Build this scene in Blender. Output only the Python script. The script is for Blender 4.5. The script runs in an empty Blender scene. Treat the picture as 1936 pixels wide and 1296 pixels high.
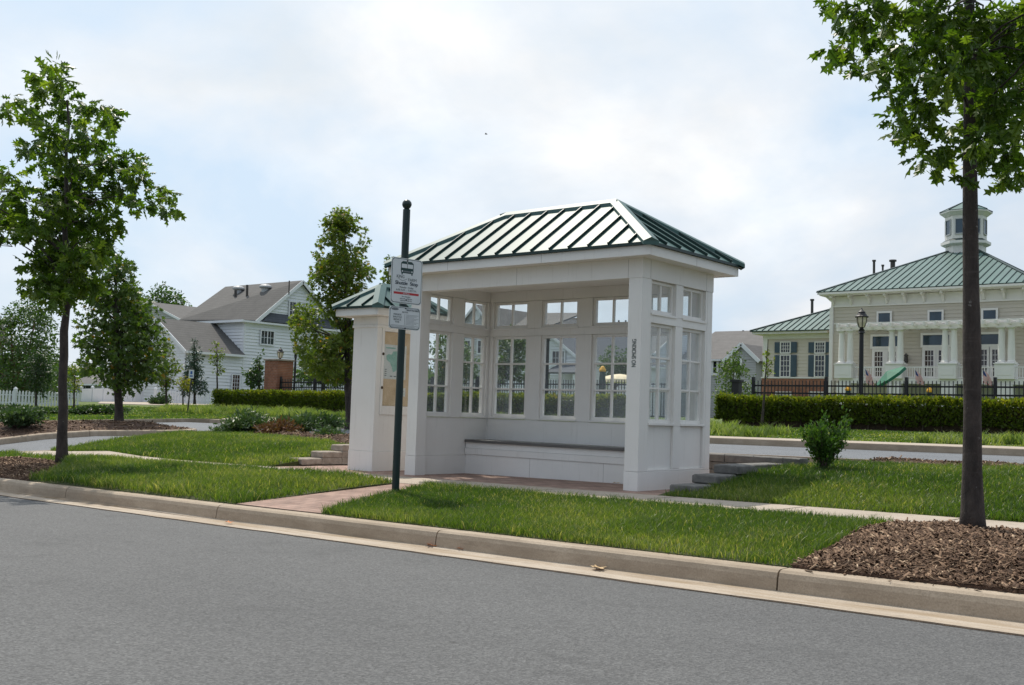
import bpy, bmesh, math, random
import numpy as np
from mathutils import Vector
random.seed(7); RNG = np.random.default_rng(7)
S = bpy.context.scene
COL = S.collection
# ---------------------------------------------------------------- camera
CP = np.array([8.007023, -12.491322, 1.060469]) * .85
YAW, PITCH, ROLL, FPX = .691155, .065391, .033424, 2007.881
Fv = np.array([-math.sin(YAW)*math.cos(PITCH), math.cos(YAW)*math.cos(PITCH), math.sin(PITCH)])
Rv = np.array([math.cos(YAW), math.sin(YAW), 0.]); Uv = np.cross(Rv, Fv)
R2 = Rv*math.cos(ROLL)+Uv*math.sin(ROLL); U2 = -Rv*math.sin(ROLL)+Uv*math.cos(ROLL)
cam = bpy.data.cameras.new('camera'); co = bpy.data.objects.new('camera', cam); COL.objects.link(co)
from mathutils import Matrix
M = Matrix(((R2[0], U2[0], -Fv[0], CP[0]), (R2[1], U2[1], -Fv[1], CP[1]), (R2[2], U2[2], -Fv[2], CP[2]), (0, 0, 0, 1)))
co.matrix_world = M
cam.sensor_width = 36; cam.lens = FPX/1936*36; cam.clip_end = 3000; cam.clip_start = .05
S.camera = co
# survey helpers: where the line of sight through a surveyed photo point meets a known plane
def ray(u, v): return (Fv*FPX + R2*(u-968) + U2*(648-v))/FPX
def aty(u, v, y): d = ray(u, v); return CP + d*((y-CP[1])/d[1])
def atx(u, v, x): d = ray(u, v); return CP + d*((x-CP[0])/d[0])
def atd(u, v, t): return CP + ray(u, v)*t
def depth(P): return float((np.asarray(P, float)-CP) @ Fv)
# ---------------------------------------------------------------- terrain
def zb(X): return .012*(max(-25, min(40, X))+1.9)
def lerp(a, b, t): return a+(b-a)*t
def G(X, Y):
    X = max(-45, min(40, X)); b = zb(X); Xc = max(X, -25)
    pts = ((-60, b-.1), (-10.6, b-.16), (-4.55, b-.24), (-4.33, b-.10), (-1.45, b), (-.45, b), (1.4, b+.22), (2.6, b+.30),
           (5.05, .355+.013*(Xc+1)), (12.2, .36+.0085*X), (12.35, .49+.0085*X), (13.9, .52+.0085*X), (19, .78+.004*X), (60, .95), (400, 1.6))
    if Y <= pts[0][0]: return pts[0][1]
    for (a, za), (c, zc) in zip(pts, pts[1:]):
        if Y <= c: return lerp(za, zc, (Y-a)/(c-a))
    return pts[-1][1]
def Gl(X, Y):            # lawns: same but level with the kerb top at the street side
    if Y < -4.2: return G(X, -4.33)
    return G(X, Y)
def Gr(X, Y):            # carriageways behind and beside the shelter
    if Y <= 5.2: return G(X, min(Y, 5.05))-.12
    if Y < 12.2: return lerp(G(X, 5.05)-.12, .36+.0085*max(-45, min(40, X)), (Y-5.2)/7.)
    return G(X, 12.2)
def hit(u, v, dz=0, g=G):
    d = ray(u, v); t = 3.
    while t < 300:
        P = CP+d*t
        if P[2]-g(P[0], P[1])-dz < 0:
            lo, hi = t-max(.05, t*.01), t
            for _ in range(30):
                m = (lo+hi)/2; P = CP+d*m
                if P[2]-g(P[0], P[1])-dz < 0: hi = m
                else: lo = m
            return P
        t += max(.05, t*.01)
    raise ValueError('no ground')
# ---------------------------------------------------------------- materials
def ramp(nt, stops, fac):
    r = nt.nodes.new('ShaderNodeValToRGB'); e = r.color_ramp.elements
    while len(e) < len(stops): e.new(.5)
    for i, (p, c) in enumerate(stops):
        e[i].position = p; e[i].color = (*c, 1)
    nt.links.new(fac, r.inputs['Fac']); return r.outputs['Color']
def newmat(name):
    m = bpy.data.materials.new(name); m.use_nodes = True
    nt = m.node_tree; nt.nodes.clear()
    out = nt.nodes.new('ShaderNodeOutputMaterial')
    return m, nt, out
def obcoord(nt, scale=(1, 1, 1), kind='Object'):
    t = nt.nodes.new('ShaderNodeTexCoord'); mp = nt.nodes.new('ShaderNodeMapping')
    mp.inputs['Scale'].default_value = scale
    nt.links.new(t.outputs[kind], mp.inputs['Vector']); return mp.outputs['Vector']
def noise(nt, vec, scale, detail=4, rough=.55, dist=0):
    n = nt.nodes.new('ShaderNodeTexNoise'); n.inputs['Scale'].default_value = scale
    n.inputs['Detail'].default_value = detail; n.inputs['Roughness'].default_value = rough; n.inputs['Distortion'].default_value = dist
    nt.links.new(vec, n.inputs['Vector']); return n.outputs['Fac']
def mixc(nt, a, b, fac, mode='MIX'):
    m = nt.nodes.new('ShaderNodeMix'); m.data_type = 'RGBA'; m.blend_type = mode
    for s, x in ((m.inputs[6], a), (m.inputs[7], b), (m.inputs[0], fac)):
        if isinstance(x, (int, float)): s.default_value = x
        elif isinstance(x, tuple): s.default_value = (*x, 1)
        else: nt.links.new(x, s)
    return m.outputs[2]
def bump(nt, h, strength=.3, dist=.01):
    b = nt.nodes.new('ShaderNodeBump'); b.inputs['Strength'].default_value = strength; b.inputs['Distance'].default_value = dist
    nt.links.new(h, b.inputs['Height']); return b.outputs['Normal']
def pbr(nt, out, col, rough=.5, nrm=None, metal=0, spec=.5):
    b = nt.nodes.new('ShaderNodeBsdfPrincipled')
    if isinstance(col, tuple): b.inputs['Base Color'].default_value = (*col, 1)
    else: nt.links.new(col, b.inputs['Base Color'])
    if isinstance(rough, (int, float)): b.inputs['Roughness'].default_value = rough
    else: nt.links.new(rough, b.inputs['Roughness'])
    b.inputs['Metallic'].default_value = metal; b.inputs['Specular IOR Level'].default_value = spec
    if nrm is not None: nt.links.new(nrm, b.inputs['Normal'])
    nt.links.new(b.outputs['BSDF'], out.inputs['Surface']); return b
def mottled(name, c0, c1, scale=6, rough=.5, bscale=None, bstr=.2, bdist=.004, spec=.5, metal=0, stretch=(1, 1, 1), lo=.3, hi=.7):
    m, nt, out = newmat(name); v = obcoord(nt, stretch)
    n = noise(nt, v, scale, 6); c = ramp(nt, [(lo, c0), (hi, c1)], n)
    nr = bump(nt, noise(nt, v, bscale, 4), bstr, bdist) if bscale else None
    pbr(nt, out, c, rough, nr, metal, spec); return m
MT = {}
MT['white'] = mottled('white_paint', (.75, .735, .70), (.82, .81, .785), 1.7, .42, 60, .08, .002)
# weathered white boards: faint dirt streaks and scuffs low down are part of the paint's wear
def white_wood():
    m, nt, out = newmat('white_board'); v = obcoord(nt)
    n = noise(nt, v, 1.3, 6); c = ramp(nt, [(.3, (.78, .755, .71)), (.7, (.85, .83, .79))], n)
    v2 = obcoord(nt, (9, 9, .8)); s = noise(nt, v2, 2.2, 6, .7)
    c = mixc(nt, c, (.50, .47, .42), ramp(nt, [(.57, (0, 0, 0)), (.80, (.42, .42, .42))], s))
    n3 = noise(nt, v, 22, 5, .7); c = mixc(nt, c, (.33, .30, .26), ramp(nt, [(.70, (0, 0, 0)), (.80, (.5, .5, .5))], n3))
    pbr(nt, out, c, .4, bump(nt, noise(nt, obcoord(nt, (30, 30, 3)), 3, 4), .1, .002)); return m
MT['wood'] = white_wood()
MT['house_white'] = mottled('white_vinyl_siding', (.71, .73, .765), (.77, .79, .82), .6, .5)
MT['trim'] = mottled('cream_trim', (.72, .70, .665), (.78, .76, .72), 1, .5)
MT['tan'] = mottled('tan_siding', (.50, .455, .375), (.56, .51, .425), .5, .55)
MT['tan_shop'] = mottled('warm_tan_siding', (.56, .50, .415), (.62, .555, .46), .5, .55)
MT['greyside'] = mottled('grey_siding', (.40, .41, .42), (.47, .48, .49), .6, .55)
MT['gunmetal'] = mottled('dark_metal', (.035, .03, .028), (.07, .06, .05), 20, .5)
MT['black'] = mottled('black_iron', (.006, .006, .008), (.013, .013, .016), 8, .55)
MT['polegreen'] = mottled('dark_green_enamel', (.004, .018, .016), (.007, .026, .023), 7, .35, 40, .1, .002)
MT['shutter'] = mottled('slate_blue_shutter', (.04, .072, .10), (.055, .092, .125), 4, .5)
MT['umbrella'] = mottled('green_canvas', (.005, .10, .055), (.008, .14, .075), 3, .7)
MT['navygreen'] = mottled('dark_canvas', (.008, .035, .03), (.012, .05, .04), 5, .7)
MT['yellow'] = mottled('golden_yellow', (.75, .36, .02), (.85, .45, .03), 5, .6)
MT['blue'] = mottled('blue_plastic', (.02, .09, .35), (.03, .12, .42), 5, .5)
MT['cream'] = mottled('cream_canvas', (.80, .66, .42), (.88, .74, .50), 3, .7)
def barkmat():
    m, nt, out = newmat('oak_bark'); v = obcoord(nt, (1, 1, .35)); n = noise(nt, v, 11, 8, .65)
    c = ramp(nt, [(.3, (.020, .016, .014)), (.7, (.085, .066, .056))], n)
    r = noise(nt, obcoord(nt, (1.2, 1.2, 14)), 2.0, 3, .6); c = mixc(nt, c, (.10, .082, .075), ramp(nt, [(.60, (0, 0, 0)), (.72, (.55, .55, .55))], r))
    l = noise(nt, obcoord(nt), 17, 3, .5); c = mixc(nt, c, (.30, .29, .27), ramp(nt, [(.69, (0, 0, 0)), (.75, (.75, .75, .75))], l))
    pbr(nt, out, c, .85, bump(nt, noise(nt, v, 26, 6, .7), 1., .03)); return m
MT['bark'] = barkmat()
MT['bark_plain'] = mottled('bark', (.012, .009, .008), (.055, .042, .035), 11, .9, 24, 1., .03, stretch=(1, 1, .35))
MT['bark2'] = mottled('grey_bark', (.05, .035, .025), (.13, .10, .08), 14, .9, 25, .8, .015, stretch=(1, 1, .4))
MT['redbark'] = mottled('reddish_birch_bark', (.10, .035, .02), (.20, .09, .06), 8, .9, 20, .6, .01)
MT['soil'] = mottled('dark_soil', (.022, .014, .008), (.07, .045, .025), 18, .95, 60, .8, .02)
MT['stone'] = mottled('split_block_stone', (.24, .20, .165), (.42, .36, .30), 9, .9, 26, .8, .012)
MT['shaded_stone'] = mottled('shaded_grey_block', (.12, .115, .105), (.21, .20, .185), 9, .9, 26, .8, .012)  # block stone again, darkened in colour for the shade on right and rear walls
MT['joint'] = mottled('open_joint_line', (.20, .185, .165), (.28, .26, .24), 9, .8)  # thin grey lines marking the joints between boards
MT['seat'] = mottled('grey_brown_seat_board', (.10, .095, .09), (.16, .15, .14), 5, .45, stretch=(.4, 5, 5))
MT['red'] = mottled('sign_red', (.42, .02, .025), (.48, .03, .035), 8, .5)
MT['sign'] = mottled('sign_face', (.60, .63, .64), (.66, .69, .70), 5, .3)
MT['ink'] = mottled('sign_green_ink', (.006, .035, .03), (.009, .045, .04), 9, .4)
MT['ink2'] = mottled('grey_ink', (.13, .15, .16), (.17, .19, .20), 9, .5)
MT['navyink'] = mottled('navy_ink', (.015, .035, .06), (.02, .045, .075), 9, .5)
MT['brass'] = mottled('aged_bronze', (.06, .04, .025), (.12, .09, .06), 20, .4, metal=.6)
MT['paper'] = mottled('pale_paper', (.66, .68, .66), (.72, .74, .72), 3, .6)
MT['mapgreen'] = mottled('map_green', (.22, .46, .38), (.36, .58, .50), 18, .6)
MT['cork'] = mottled('display_backing', (.60, .42, .24), (.74, .56, .36), 6, .8)
MT['flagred'] = mottled('flag_red', (.45, .03, .04), (.5, .05, .05), 9, .7)
MT['flagwhite'] = mottled('flag_white', (.7, .68, .66), (.76, .75, .73), 9, .7)
MT['flagblue'] = mottled('flag_blue', (.02, .035, .14), (.03, .05, .18), 9, .7)
MT['fallen'] = mottled('orange_dry_leaf', (.40, .10, .02), (.60, .22, .05), 30, .7)
MT['fallen2'] = mottled('tan_dry_leaf', (.45, .30, .15), (.6, .42, .22), 30, .7)
MT['bird'] = mottled('dark_feathers', (.02, .02, .022), (.04, .04, .045), 9, .7)
MT['curtain'] = mottled('pale_interior', (.30, .29, .27), (.40, .39, .36), 2, .8)
def metal_roof(name, c, rough):
    m, nt, out = newmat(name); v = obcoord(nt)
    n = noise(nt, v, .8, 3); col = ramp(nt, [(.3, tuple(x*.9 for x in c)), (.7, tuple(x*1.12 for x in c))], n)
    pbr(nt, out, col, rough, bump(nt, noise(nt, v, 1.6, 3), .06, .02), 0, .42); return m
MT['roofgreen'] = metal_roof('green_standing_seam', (.062, .125, .115), .47)
MT['roofgreen_far'] = metal_roof('pale_green_standing_seam', (.095, .165, .15), .48)
MT['seam'] = metal_roof('dark_green_seam', (.006, .028, .024), .4)
def shingle(name, c0, c1):
    m, nt, out = newmat(name); v = obcoord(nt)
    n = noise(nt, v, 1.2, 8, .7); c = ramp(nt, [(.3, c0), (.7, c1)], n)
    w = nt.nodes.new('ShaderNodeTexWave'); w.wave_type = 'BANDS'; w.bands_direction = 'Z'; w.inputs['Scale'].default_value = 1.7
    w.inputs['Distortion'].default_value = .6; nt.links.new(v, w.inputs['Vector'])
    c = mixc(nt, c, tuple(x*.72 for x in c0), ramp(nt, [(.0, (.5, .5, .5)), (.35, (0, 0, 0))], w.outputs['Fac']))
    n2 = noise(nt, v, 9, 2); c = mixc(nt, c, tuple(x*.8 for x in c0), ramp(nt, [(.5, (0, 0, 0)), (.75, (.6, .6, .6))], n2))
    pbr(nt, out, c, .9, bump(nt, n2, .3, .02)); return m
MT['shingle'] = shingle('brown_grey_shingle', (.092, .089, .086), (.13, .126, .121))
MT['shingle_grey'] = shingle('grey_shingle', (.13, .125, .12), (.18, .17, .165))
MT['shingle_dark'] = shingle('slate_shingle', (.07, .08, .095), (.10, .11, .13))
def bricks(name, c1, c2, mort, sc, offset=.5, bw=.5, rh=.25, kind='Object', rot=0, nrot=None):
    m, nt, out = newmat(name); t = nt.nodes.new('ShaderNodeTexCoord'); mp = nt.nodes.new('ShaderNodeMapping')
    nt.links.new(t.outputs[kind], mp.inputs['Vector'])
    if nrot: mp.inputs['Rotation'].default_value = nrot
    b = nt.nodes.new('ShaderNodeTexBrick'); b.offset = offset
    b.inputs['Color1'].default_value = (*c1, 1); b.inputs['Color2'].default_value = (*c2, 1); b.inputs['Mortar'].default_value = (*mort, 1)
    b.inputs['Scale'].default_value = sc; b.inputs['Brick Width'].default_value = bw; b.inputs['Row Height'].default_value = rh
    b.inputs['Mortar Size'].default_value = .016; b.inputs['Bias'].default_value = 0
    nt.links.new(mp.outputs['Vector'], b.inputs['Vector'])
    v = obcoord(nt); n = noise(nt, v, 3, 6); c = mixc(nt, b.outputs['Color'], ramp(nt, [(.3, (.55, .5, .47)), (.75, (1.1, 1.05, 1.0))], n), 1., 'MULTIPLY')
    pbr(nt, out, c, .85, bump(nt, b.outputs['Fac'], -.4, .006)); return m
MT['paver'] = bricks('brick_pavers', (.34, .225, .185), (.43, .30, .25), (.17, .13, .11), 2.4, .5, .5, .25)
MT['pillarbrick'] = bricks('red_brick', (.30, .11, .06), (.36, .15, .085), (.33, .24, .19), 2.0, .5, .45, .15, nrot=(math.radians(90), 0, 0))
def asphalt(name, c0, c1, sp=1.):
    m, nt, out = newmat(name); v = obcoord(nt)
    big = noise(nt, obcoord(nt, (.5, 1.3, 1)), .55, 6, .6)
    c = ramp(nt, [(.25, c0), (.75, c1)], big)
    vo = nt.nodes.new('ShaderNodeTexVoronoi'); vo.inputs['Scale'].default_value = 95*sp; nt.links.new(v, vo.inputs['Vector'])
    c = mixc(nt, c, ramp(nt, [(0., (.30, .30, .30)), (.5, (.95, .95, .95)), (1., (1.8, 1.8, 1.76))], vo.outputs['Color']), .6, 'MULTIPLY')
    sep = noise(nt, v, 70*sp, 4, .75)
    c = mixc(nt, c, ramp(nt, [(.3, (.5, .5, .5)), (.5, (1, 1, 1)), (.72, (1.5, 1.5, 1.5))], sep), .55, 'MULTIPLY')
    st = noise(nt, v, 2.3, 5, .65); c = mixc(nt, c, tuple(x*.62 for x in c0), ramp(nt, [(.58, (0, 0, 0)), (.75, (.6, .6, .6))], st))
    dr = noise(nt, v, 5.5, 3, .5); c = mixc(nt, c, (.035, .034, .033), ramp(nt, [(.72, (0, 0, 0)), (.80, (.7, .7, .7))], dr))
    h = nt.nodes.new('ShaderNodeMath'); h.operation = 'ADD'; nt.links.new(vo.outputs['Distance'], h.inputs[0]); nt.links.new(sep, h.inputs[1])
    pbr(nt, out, c, .8, bump(nt, h.outputs[0], .55, .008), 0, .35); return m
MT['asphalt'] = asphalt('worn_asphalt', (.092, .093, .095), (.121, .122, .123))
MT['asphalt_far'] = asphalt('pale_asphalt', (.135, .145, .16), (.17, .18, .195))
def concrete(name, c0, c1, sc=2., grit=None):
    m, nt, out = newmat(name); v = obcoord(nt)
    n = noise(nt, v, sc, 8, .62); c = ramp(nt, [(.28, c0), (.72, c1)], n)
    f = noise(nt, v, 90, 3, .7); c = mixc(nt, c, ramp(nt, [(.3, (.72, .70, .68)), (.6, (1.05, 1.05, 1.05))], f), .8, 'MULTIPLY')
    st = noise(nt, obcoord(nt, (1, 1, 4)), 6, 6, .7); c = mixc(nt, c, tuple(x*.5 for x in c0), ramp(nt, [(.55, (0, 0, 0)), (.75, (.65, .65, .65))], st))
    pk = noise(nt, v, 38, 4, .8); c = mixc(nt, c, tuple(x*.4 for x in c0), ramp(nt, [(.66, (0, 0, 0)), (.74, (.7, .7, .7))], pk))
    if grit:
        gn = noise(nt, obcoord(nt, (.35, 3.2, 1)), 2.2, 7, .7); c = mixc(nt, c, grit, ramp(nt, [(.46, (0, 0, 0)), (.68, (.8, .8, .8))], gn))
    pbr(nt, out, c, .85, bump(nt, f, .35, .004)); return m
MT['kerb'] = concrete('kerb_concrete', (.34, .27, .195), (.46, .38, .29), 2., (.24, .185, .13))
MT['gutter'] = concrete('gutter_concrete', (.40, .335, .265), (.50, .43, .35), 2., (.27, .19, .11))
MT['walk'] = concrete('sidewalk_concrete', (.37, .31, .245), (.48, .41, .335), 1.2)
MT['lawn'] = mottled('lawn_soil_and_thatch', (.035, .045, .012), (.075, .085, .025), 5, .95, 70, .6, .02)
MT['farlawn'] = mottled('distant_lawn', (.075, .115, .022), (.125, .165, .035), 1.5, .95, 40, .8, .03)
MT['mulch'] = mottled('mulch_bed', (.05, .028, .018), (.15, .088, .058), 40, .95, 50, 1., .03)
def foliage(name, stops, trans=.45, rough=.45, spec=.35):
    m, nt, out = newmat(name)
    a = nt.nodes.new('ShaderNodeAttribute'); a.attribute_name = 'tint'
    c = ramp(nt, stops, a.outputs['Fac'])
    b = nt.nodes.new('ShaderNodeBsdfPrincipled'); nt.links.new(c, b.inputs['Base Color']); b.inputs['Roughness'].default_value = rough
    b.inputs['Specular IOR Level'].default_value = spec
    t = nt.nodes.new('ShaderNodeBsdfTranslucent')
    c2 = mixc(nt, c, (1.6, 1.75, .55), 1., 'MULTIPLY'); nt.links.new(c2, t.inputs['Color'])
    mx = nt.nodes.new('ShaderNodeMixShader'); mx.inputs[0].default_value = trans
    nt.links.new(b.outputs[0], mx.inputs[1]); nt.links.new(t.outputs[0], mx.inputs[2]); nt.links.new(mx.outputs[0], out.inputs['Surface']); return m
MT['oak'] = foliage('oak_leaves', [(0, (.032, .070, .012)), (.5, (.074, .132, .019)), (.88, (.155, .215, .035)), (1, (.22, .27, .055))], .46, .36)
MT['maple'] = foliage('maple_leaves', [(0, (.032, .068, .013)), (.55, (.085, .135, .026)), (.85, (.17, .19, .035)), (1, (.30, .17, .03))], .4)
MT['turning'] = foliage('turning_maple_leaves', [(0, (.055, .095, .016)), (.5, (.125, .165, .028)), (.8, (.20, .19, .035)), (1, (.30, .16, .03))], .45)
MT['darkleaf'] = foliage('dark_green_leaves', [(0, (.018, .045, .016)), (.6, (.035, .07, .022)), (1, (.06, .10, .03))], .3)
MT['birchleaf'] = foliage('birch_leaves', [(0, (.032, .068, .020)), (.6, (.062, .112, .030)), (1, (.11, .155, .045))], .38)
MT['spruceleaf'] = foliage('spruce_needles', [(0, (.02, .05, .03)), (.6, (.035, .075, .045)), (1, (.06, .10, .06))], .1)
MT['yew'] = foliage('juniper_needles', [(0, (.03, .065, .024)), (.6, (.07, .12, .045)), (1, (.15, .20, .09))], .2)
MT['brightyew'] = foliage('bright_evergreen_leaves', [(0, (.03, .075, .016)), (.6, (.065, .135, .028)), (1, (.13, .20, .05))], .3)
MT['hedgeleaf'] = foliage('hedge_leaves', [(0, (.04, .07, .012)), (.5, (.095, .125, .018)), (.8, (.24, .23, .03)), (1, (.32, .22, .04))], .4)
MT['grass'] = foliage('grass_blades', [(0, (.024, .058, .009)), (.35, (.058, .108, .016)), (.7, (.115, .165, .032)), (.9, (.23, .25, .09)), (1, (.42, .36, .18))], .45, .4, .5)
MT['liriope'] = foliage('liriope_blades', [(0, (.075, .12, .03)), (.5, (.15, .205, .06)), (1, (.30, .33, .14))], .42, .5)
MT['deadshrub'] = foliage('russet_twigs', [(0, (.07, .03, .018)), (.6, (.15, .07, .04)), (1, (.10, .11, .03))], .2, .7)
MT['chip'] = foliage('bark_chips', [(0, (.05, .03, .02)), (.4, (.155, .096, .062)), (.72, (.28, .185, .12)), (1, (.54, .41, .28))], .0, .85, .2)
def glass(name, refl, tint, dust):
    m, nt, out = newmat(name)
    tr = nt.nodes.new('ShaderNodeBsdfTransparent'); tr.inputs[0].default_value = (*tint, 1)
    gl = nt.nodes.new('ShaderNodeBsdfGlossy'); gl.inputs['Roughness'].default_value = .03
    di = nt.nodes.new('ShaderNodeBsdfDiffuse'); di.inputs[0].default_value = (.6, .66, .72, 1)
    v = obcoord(nt); n = noise(nt, v, 1.6, 5); d = ramp(nt, [(.35, (dust*.4,)*3), (.75, (dust*1.5,)*3)], n)
    f = nt.nodes.new('ShaderNodeLayerWeight'); f.inputs[0].default_value = .25
    mul = nt.nodes.new('ShaderNodeMath'); mul.operation = 'MULTIPLY_ADD'; mul.inputs[1].default_value = .35; mul.inputs[2].default_value = refl
    pw = nt.nodes.new('ShaderNodeMath'); pw.operation = 'POWER'; pw.inputs[1].default_value = 2.; nt.links.new(f.outputs['Facing'], pw.inputs[0]); nt.links.new(pw.outputs[0], mul.inputs[0])
    m1 = nt.nodes.new('ShaderNodeMixShader'); nt.links.new(mul.outputs[0], m1.inputs[0]); nt.links.new(tr.outputs[0], m1.inputs[1]); nt.links.new(gl.outputs[0], m1.inputs[2])
    m2 = nt.nodes.new('ShaderNodeMixShader'); nt.links.new(d, m2.inputs[0]); nt.links.new(m1.outputs[0], m2.inputs[1]); nt.links.new(di.outputs[0], m2.inputs[2])
    nt.links.new(m2.outputs[0], out.inputs['Surface']); return m
MT['glass'] = glass('clear_dusty_glass', .03, (.95, .97, .97), .09)
MT['clear'] = glass('clear_glass', .01, (.97, .98, .98), .03)
def darkglass(name, c, mirror=.12):
    m, nt, out = newmat(name); v = obcoord(nt); n = noise(nt, v, .9, 3)
    col = ramp(nt, [(.35, tuple(x*.5 for x in c)), (.65, c)], n); pbr(nt, out, col, .06, None, 0, .8); return m
MT['pane'] = darkglass('dark_window_pane', (.02, .026, .032))
MT['panebrown'] = darkglass('brown_tinted_pane', (.05, .03, .028))
MT['paneblue'] = darkglass('blue_window_pane', (.03, .06, .085))
MT['lampglass'] = mottled('frosted_lamp_glass', (.55, .50, .36), (.65, .60, .44), 5, .3)
# ---------------------------------------------------------------- mesh helpers
class MB:
    def __init__(s): s.v = []; s.f = []; s.m = []; s.mats = []
    def mi(s, mat):
        if mat not in s.mats: s.mats.append(mat)
        return s.mats.index(mat)
    def add(s, vs, fs, mat):
        o = len(s.v); i = s.mi(mat); s.v += [tuple(map(float, p)) for p in vs]
        s.f += [tuple(k+o for k in f) for f in fs]; s.m += [i]*len(fs); return s
    def box(s, a, b, mat):
        x0, x1 = sorted((a[0], b[0])); y0, y1 = sorted((a[1], b[1])); z0, z1 = sorted((a[2], b[2]))
        return s.add([(x, y, z) for z in (z0, z1) for x, y in ((x0, y0), (x1, y0), (x1, y1), (x0, y1))],
                     [(3, 2, 1, 0), (4, 5, 6, 7), (0, 1, 5, 4), (1, 2, 6, 5), (2, 3, 7, 6), (3, 0, 4, 7)], mat)
    def obox(s, O, ud, nd, u0, u1, z0, z1, d0, d1, mat, zd=(0, 0, 1)):
        """box in the frame of a wall: u along it, z up it, d outwards"""
        O, ud, nd, zd = map(lambda q: np.array(q, float), (O, ud, nd, zd))
        P = lambda u, z, d: O+ud*u+zd*z+nd*d
        return s.add([P(u, z, d) for z in (z0, z1) for u, d in ((u0, d0), (u1, d0), (u1, d1), (u0, d1))],
                     [(3, 2, 1, 0), (4, 5, 6, 7), (0, 1, 5, 4), (1, 2, 6, 5), (2, 3, 7, 6), (3, 0, 4, 7)], mat)
    def bar(s, p, q, w, h, mat, up=(0, 0, 1), lift=0):
        p, q = np.array(p, float), np.array(q, float); d = (q-p)/np.linalg.norm(q-p); up = np.array(up, float)
        x = np.cross(d, up); x /= np.linalg.norm(x); n = np.cross(x, d); p = p+n*lift; q = q+n*lift
        vs = [e+x*sx*w/2+n*sz*h/2 for e in (p, q) for sx, sz in ((-1, -1), (1, -1), (1, 1), (-1, 1))]
        return s.add(vs, [(3, 2, 1, 0), (4, 5, 6, 7), (0, 1, 5, 4), (1, 2, 6, 5), (2, 3, 7, 6), (3, 0, 4, 7)], mat)
    def tube(s, path, radii, n, mat, cap=True):
        path = [np.array(p, float) for p in path]
        if isinstance(radii, (int, float)): radii = [radii]*len(path)
        rings = []; ref = np.array((.31, .95, .05)); o = len(s.v)
        for i, p in enumerate(path):
            d = path[min(i+1, len(path)-1)]-path[max(i-1, 0)]; d = d/(np.linalg.norm(d)+1e-9)
            x = np.cross(d, ref); 
            if np.linalg.norm(x) < .05: x = np.cross(d, (1, 0, 0))
            x /= np.linalg.norm(x); y = np.cross(d, x)
            rings.append([p+(x*math.cos(2*math.pi*k/n)+y*math.sin(2*math.pi*k/n))*radii[i] for k in range(n)])
        fs = []
        for i in range(len(path)-1):
            for k in range(n): fs.append((i*n+k, i*n+(k+1) % n, (i+1)*n+(k+1) % n, (i+1)*n+k))
        if cap: fs += [tuple(range(n-1, -1, -1)), tuple(range((len(path)-1)*n, len(path)*n))]
        return s.add([p for r in rings for p in r], fs, mat)
    def lathe(s, c, prof, n, mat, phase=0.):
        vs = [(c[0]+r*math.cos(phase+2*math.pi*k/n), c[1]+r*math.sin(phase+2*math.pi*k/n), c[2]+z) for r, z in prof for k in range(n)]
        fs = [(i*n+k, i*n+(k+1) % n, (i+1)*n+(k+1) % n, (i+1)*n+k) for i in range(len(prof)-1) for k in range(n)]
        fs += [tuple(range(n-1, -1, -1)), tuple(range((len(prof)-1)*n, len(prof)*n))]
        return s.add(vs, fs, mat)
    def poly(s, pts, mat): return s.add(pts, [tuple(range(len(pts)))], mat)
    def slab(s, pts, n, t, mat):
        """flat polygon pts thickened by t along -n"""
        n = np.array(n, float); n /= np.linalg.norm(n); k = len(pts)
        vs = [np.array(p, float) for p in pts]; vs += [p-n*t for p in vs]
        return s.add(vs, [tuple(range(k)), tuple(range(2*k-1, k-1, -1))]+[(i, k+i, k+(i+1) % k, (i+1) % k) for i in range(k)], mat)
    def build(s, name, parent=None, smooth=False, bevel=0):
        me = bpy.data.meshes.new(name); off = np.zeros(3); q = parent
        while q is not None: off = off+np.array(q.location); q = q.parent
        vs = np.array(s.v)-off
        me.from_pydata([tuple(p) for p in vs], [], s.f)
        for m in s.mats: me.materials.append(MT[m])
        me.polygons.foreach_set('material_index', s.m)
        bm = bmesh.new(); bm.from_mesh(me); bmesh.ops.recalc_face_normals(bm, faces=bm.faces); bm.to_mesh(me); bm.free()
        if smooth: me.polygons.foreach_set('use_smooth', [True]*len(me.polygons))
        o = bpy.data.objects.new(name, me); COL.objects.link(o); o.parent = parent
        if bevel:
            b = o.modifiers.new('bevel', 'BEVEL'); b.width = bevel; b.segments = 2; b.limit_method = 'ANGLE'; b.angle_limit = math.radians(40)
        return o
def tag(o, label=None, cat=None, group=None, kind=None):
    if label: o['label'] = label
    if cat: o['category'] = cat
    if group: o['group'] = group
    if kind: o['kind'] = kind
    return o
def thing(name, label, cat, loc, group=None):
    o = bpy.data.objects.new(name, None); COL.objects.link(o); o.location = tuple(map(float, loc)); o.empty_display_size = .1
    return tag(o, label, cat, group)
def struct(o): return tag(o, kind='structure')
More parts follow.
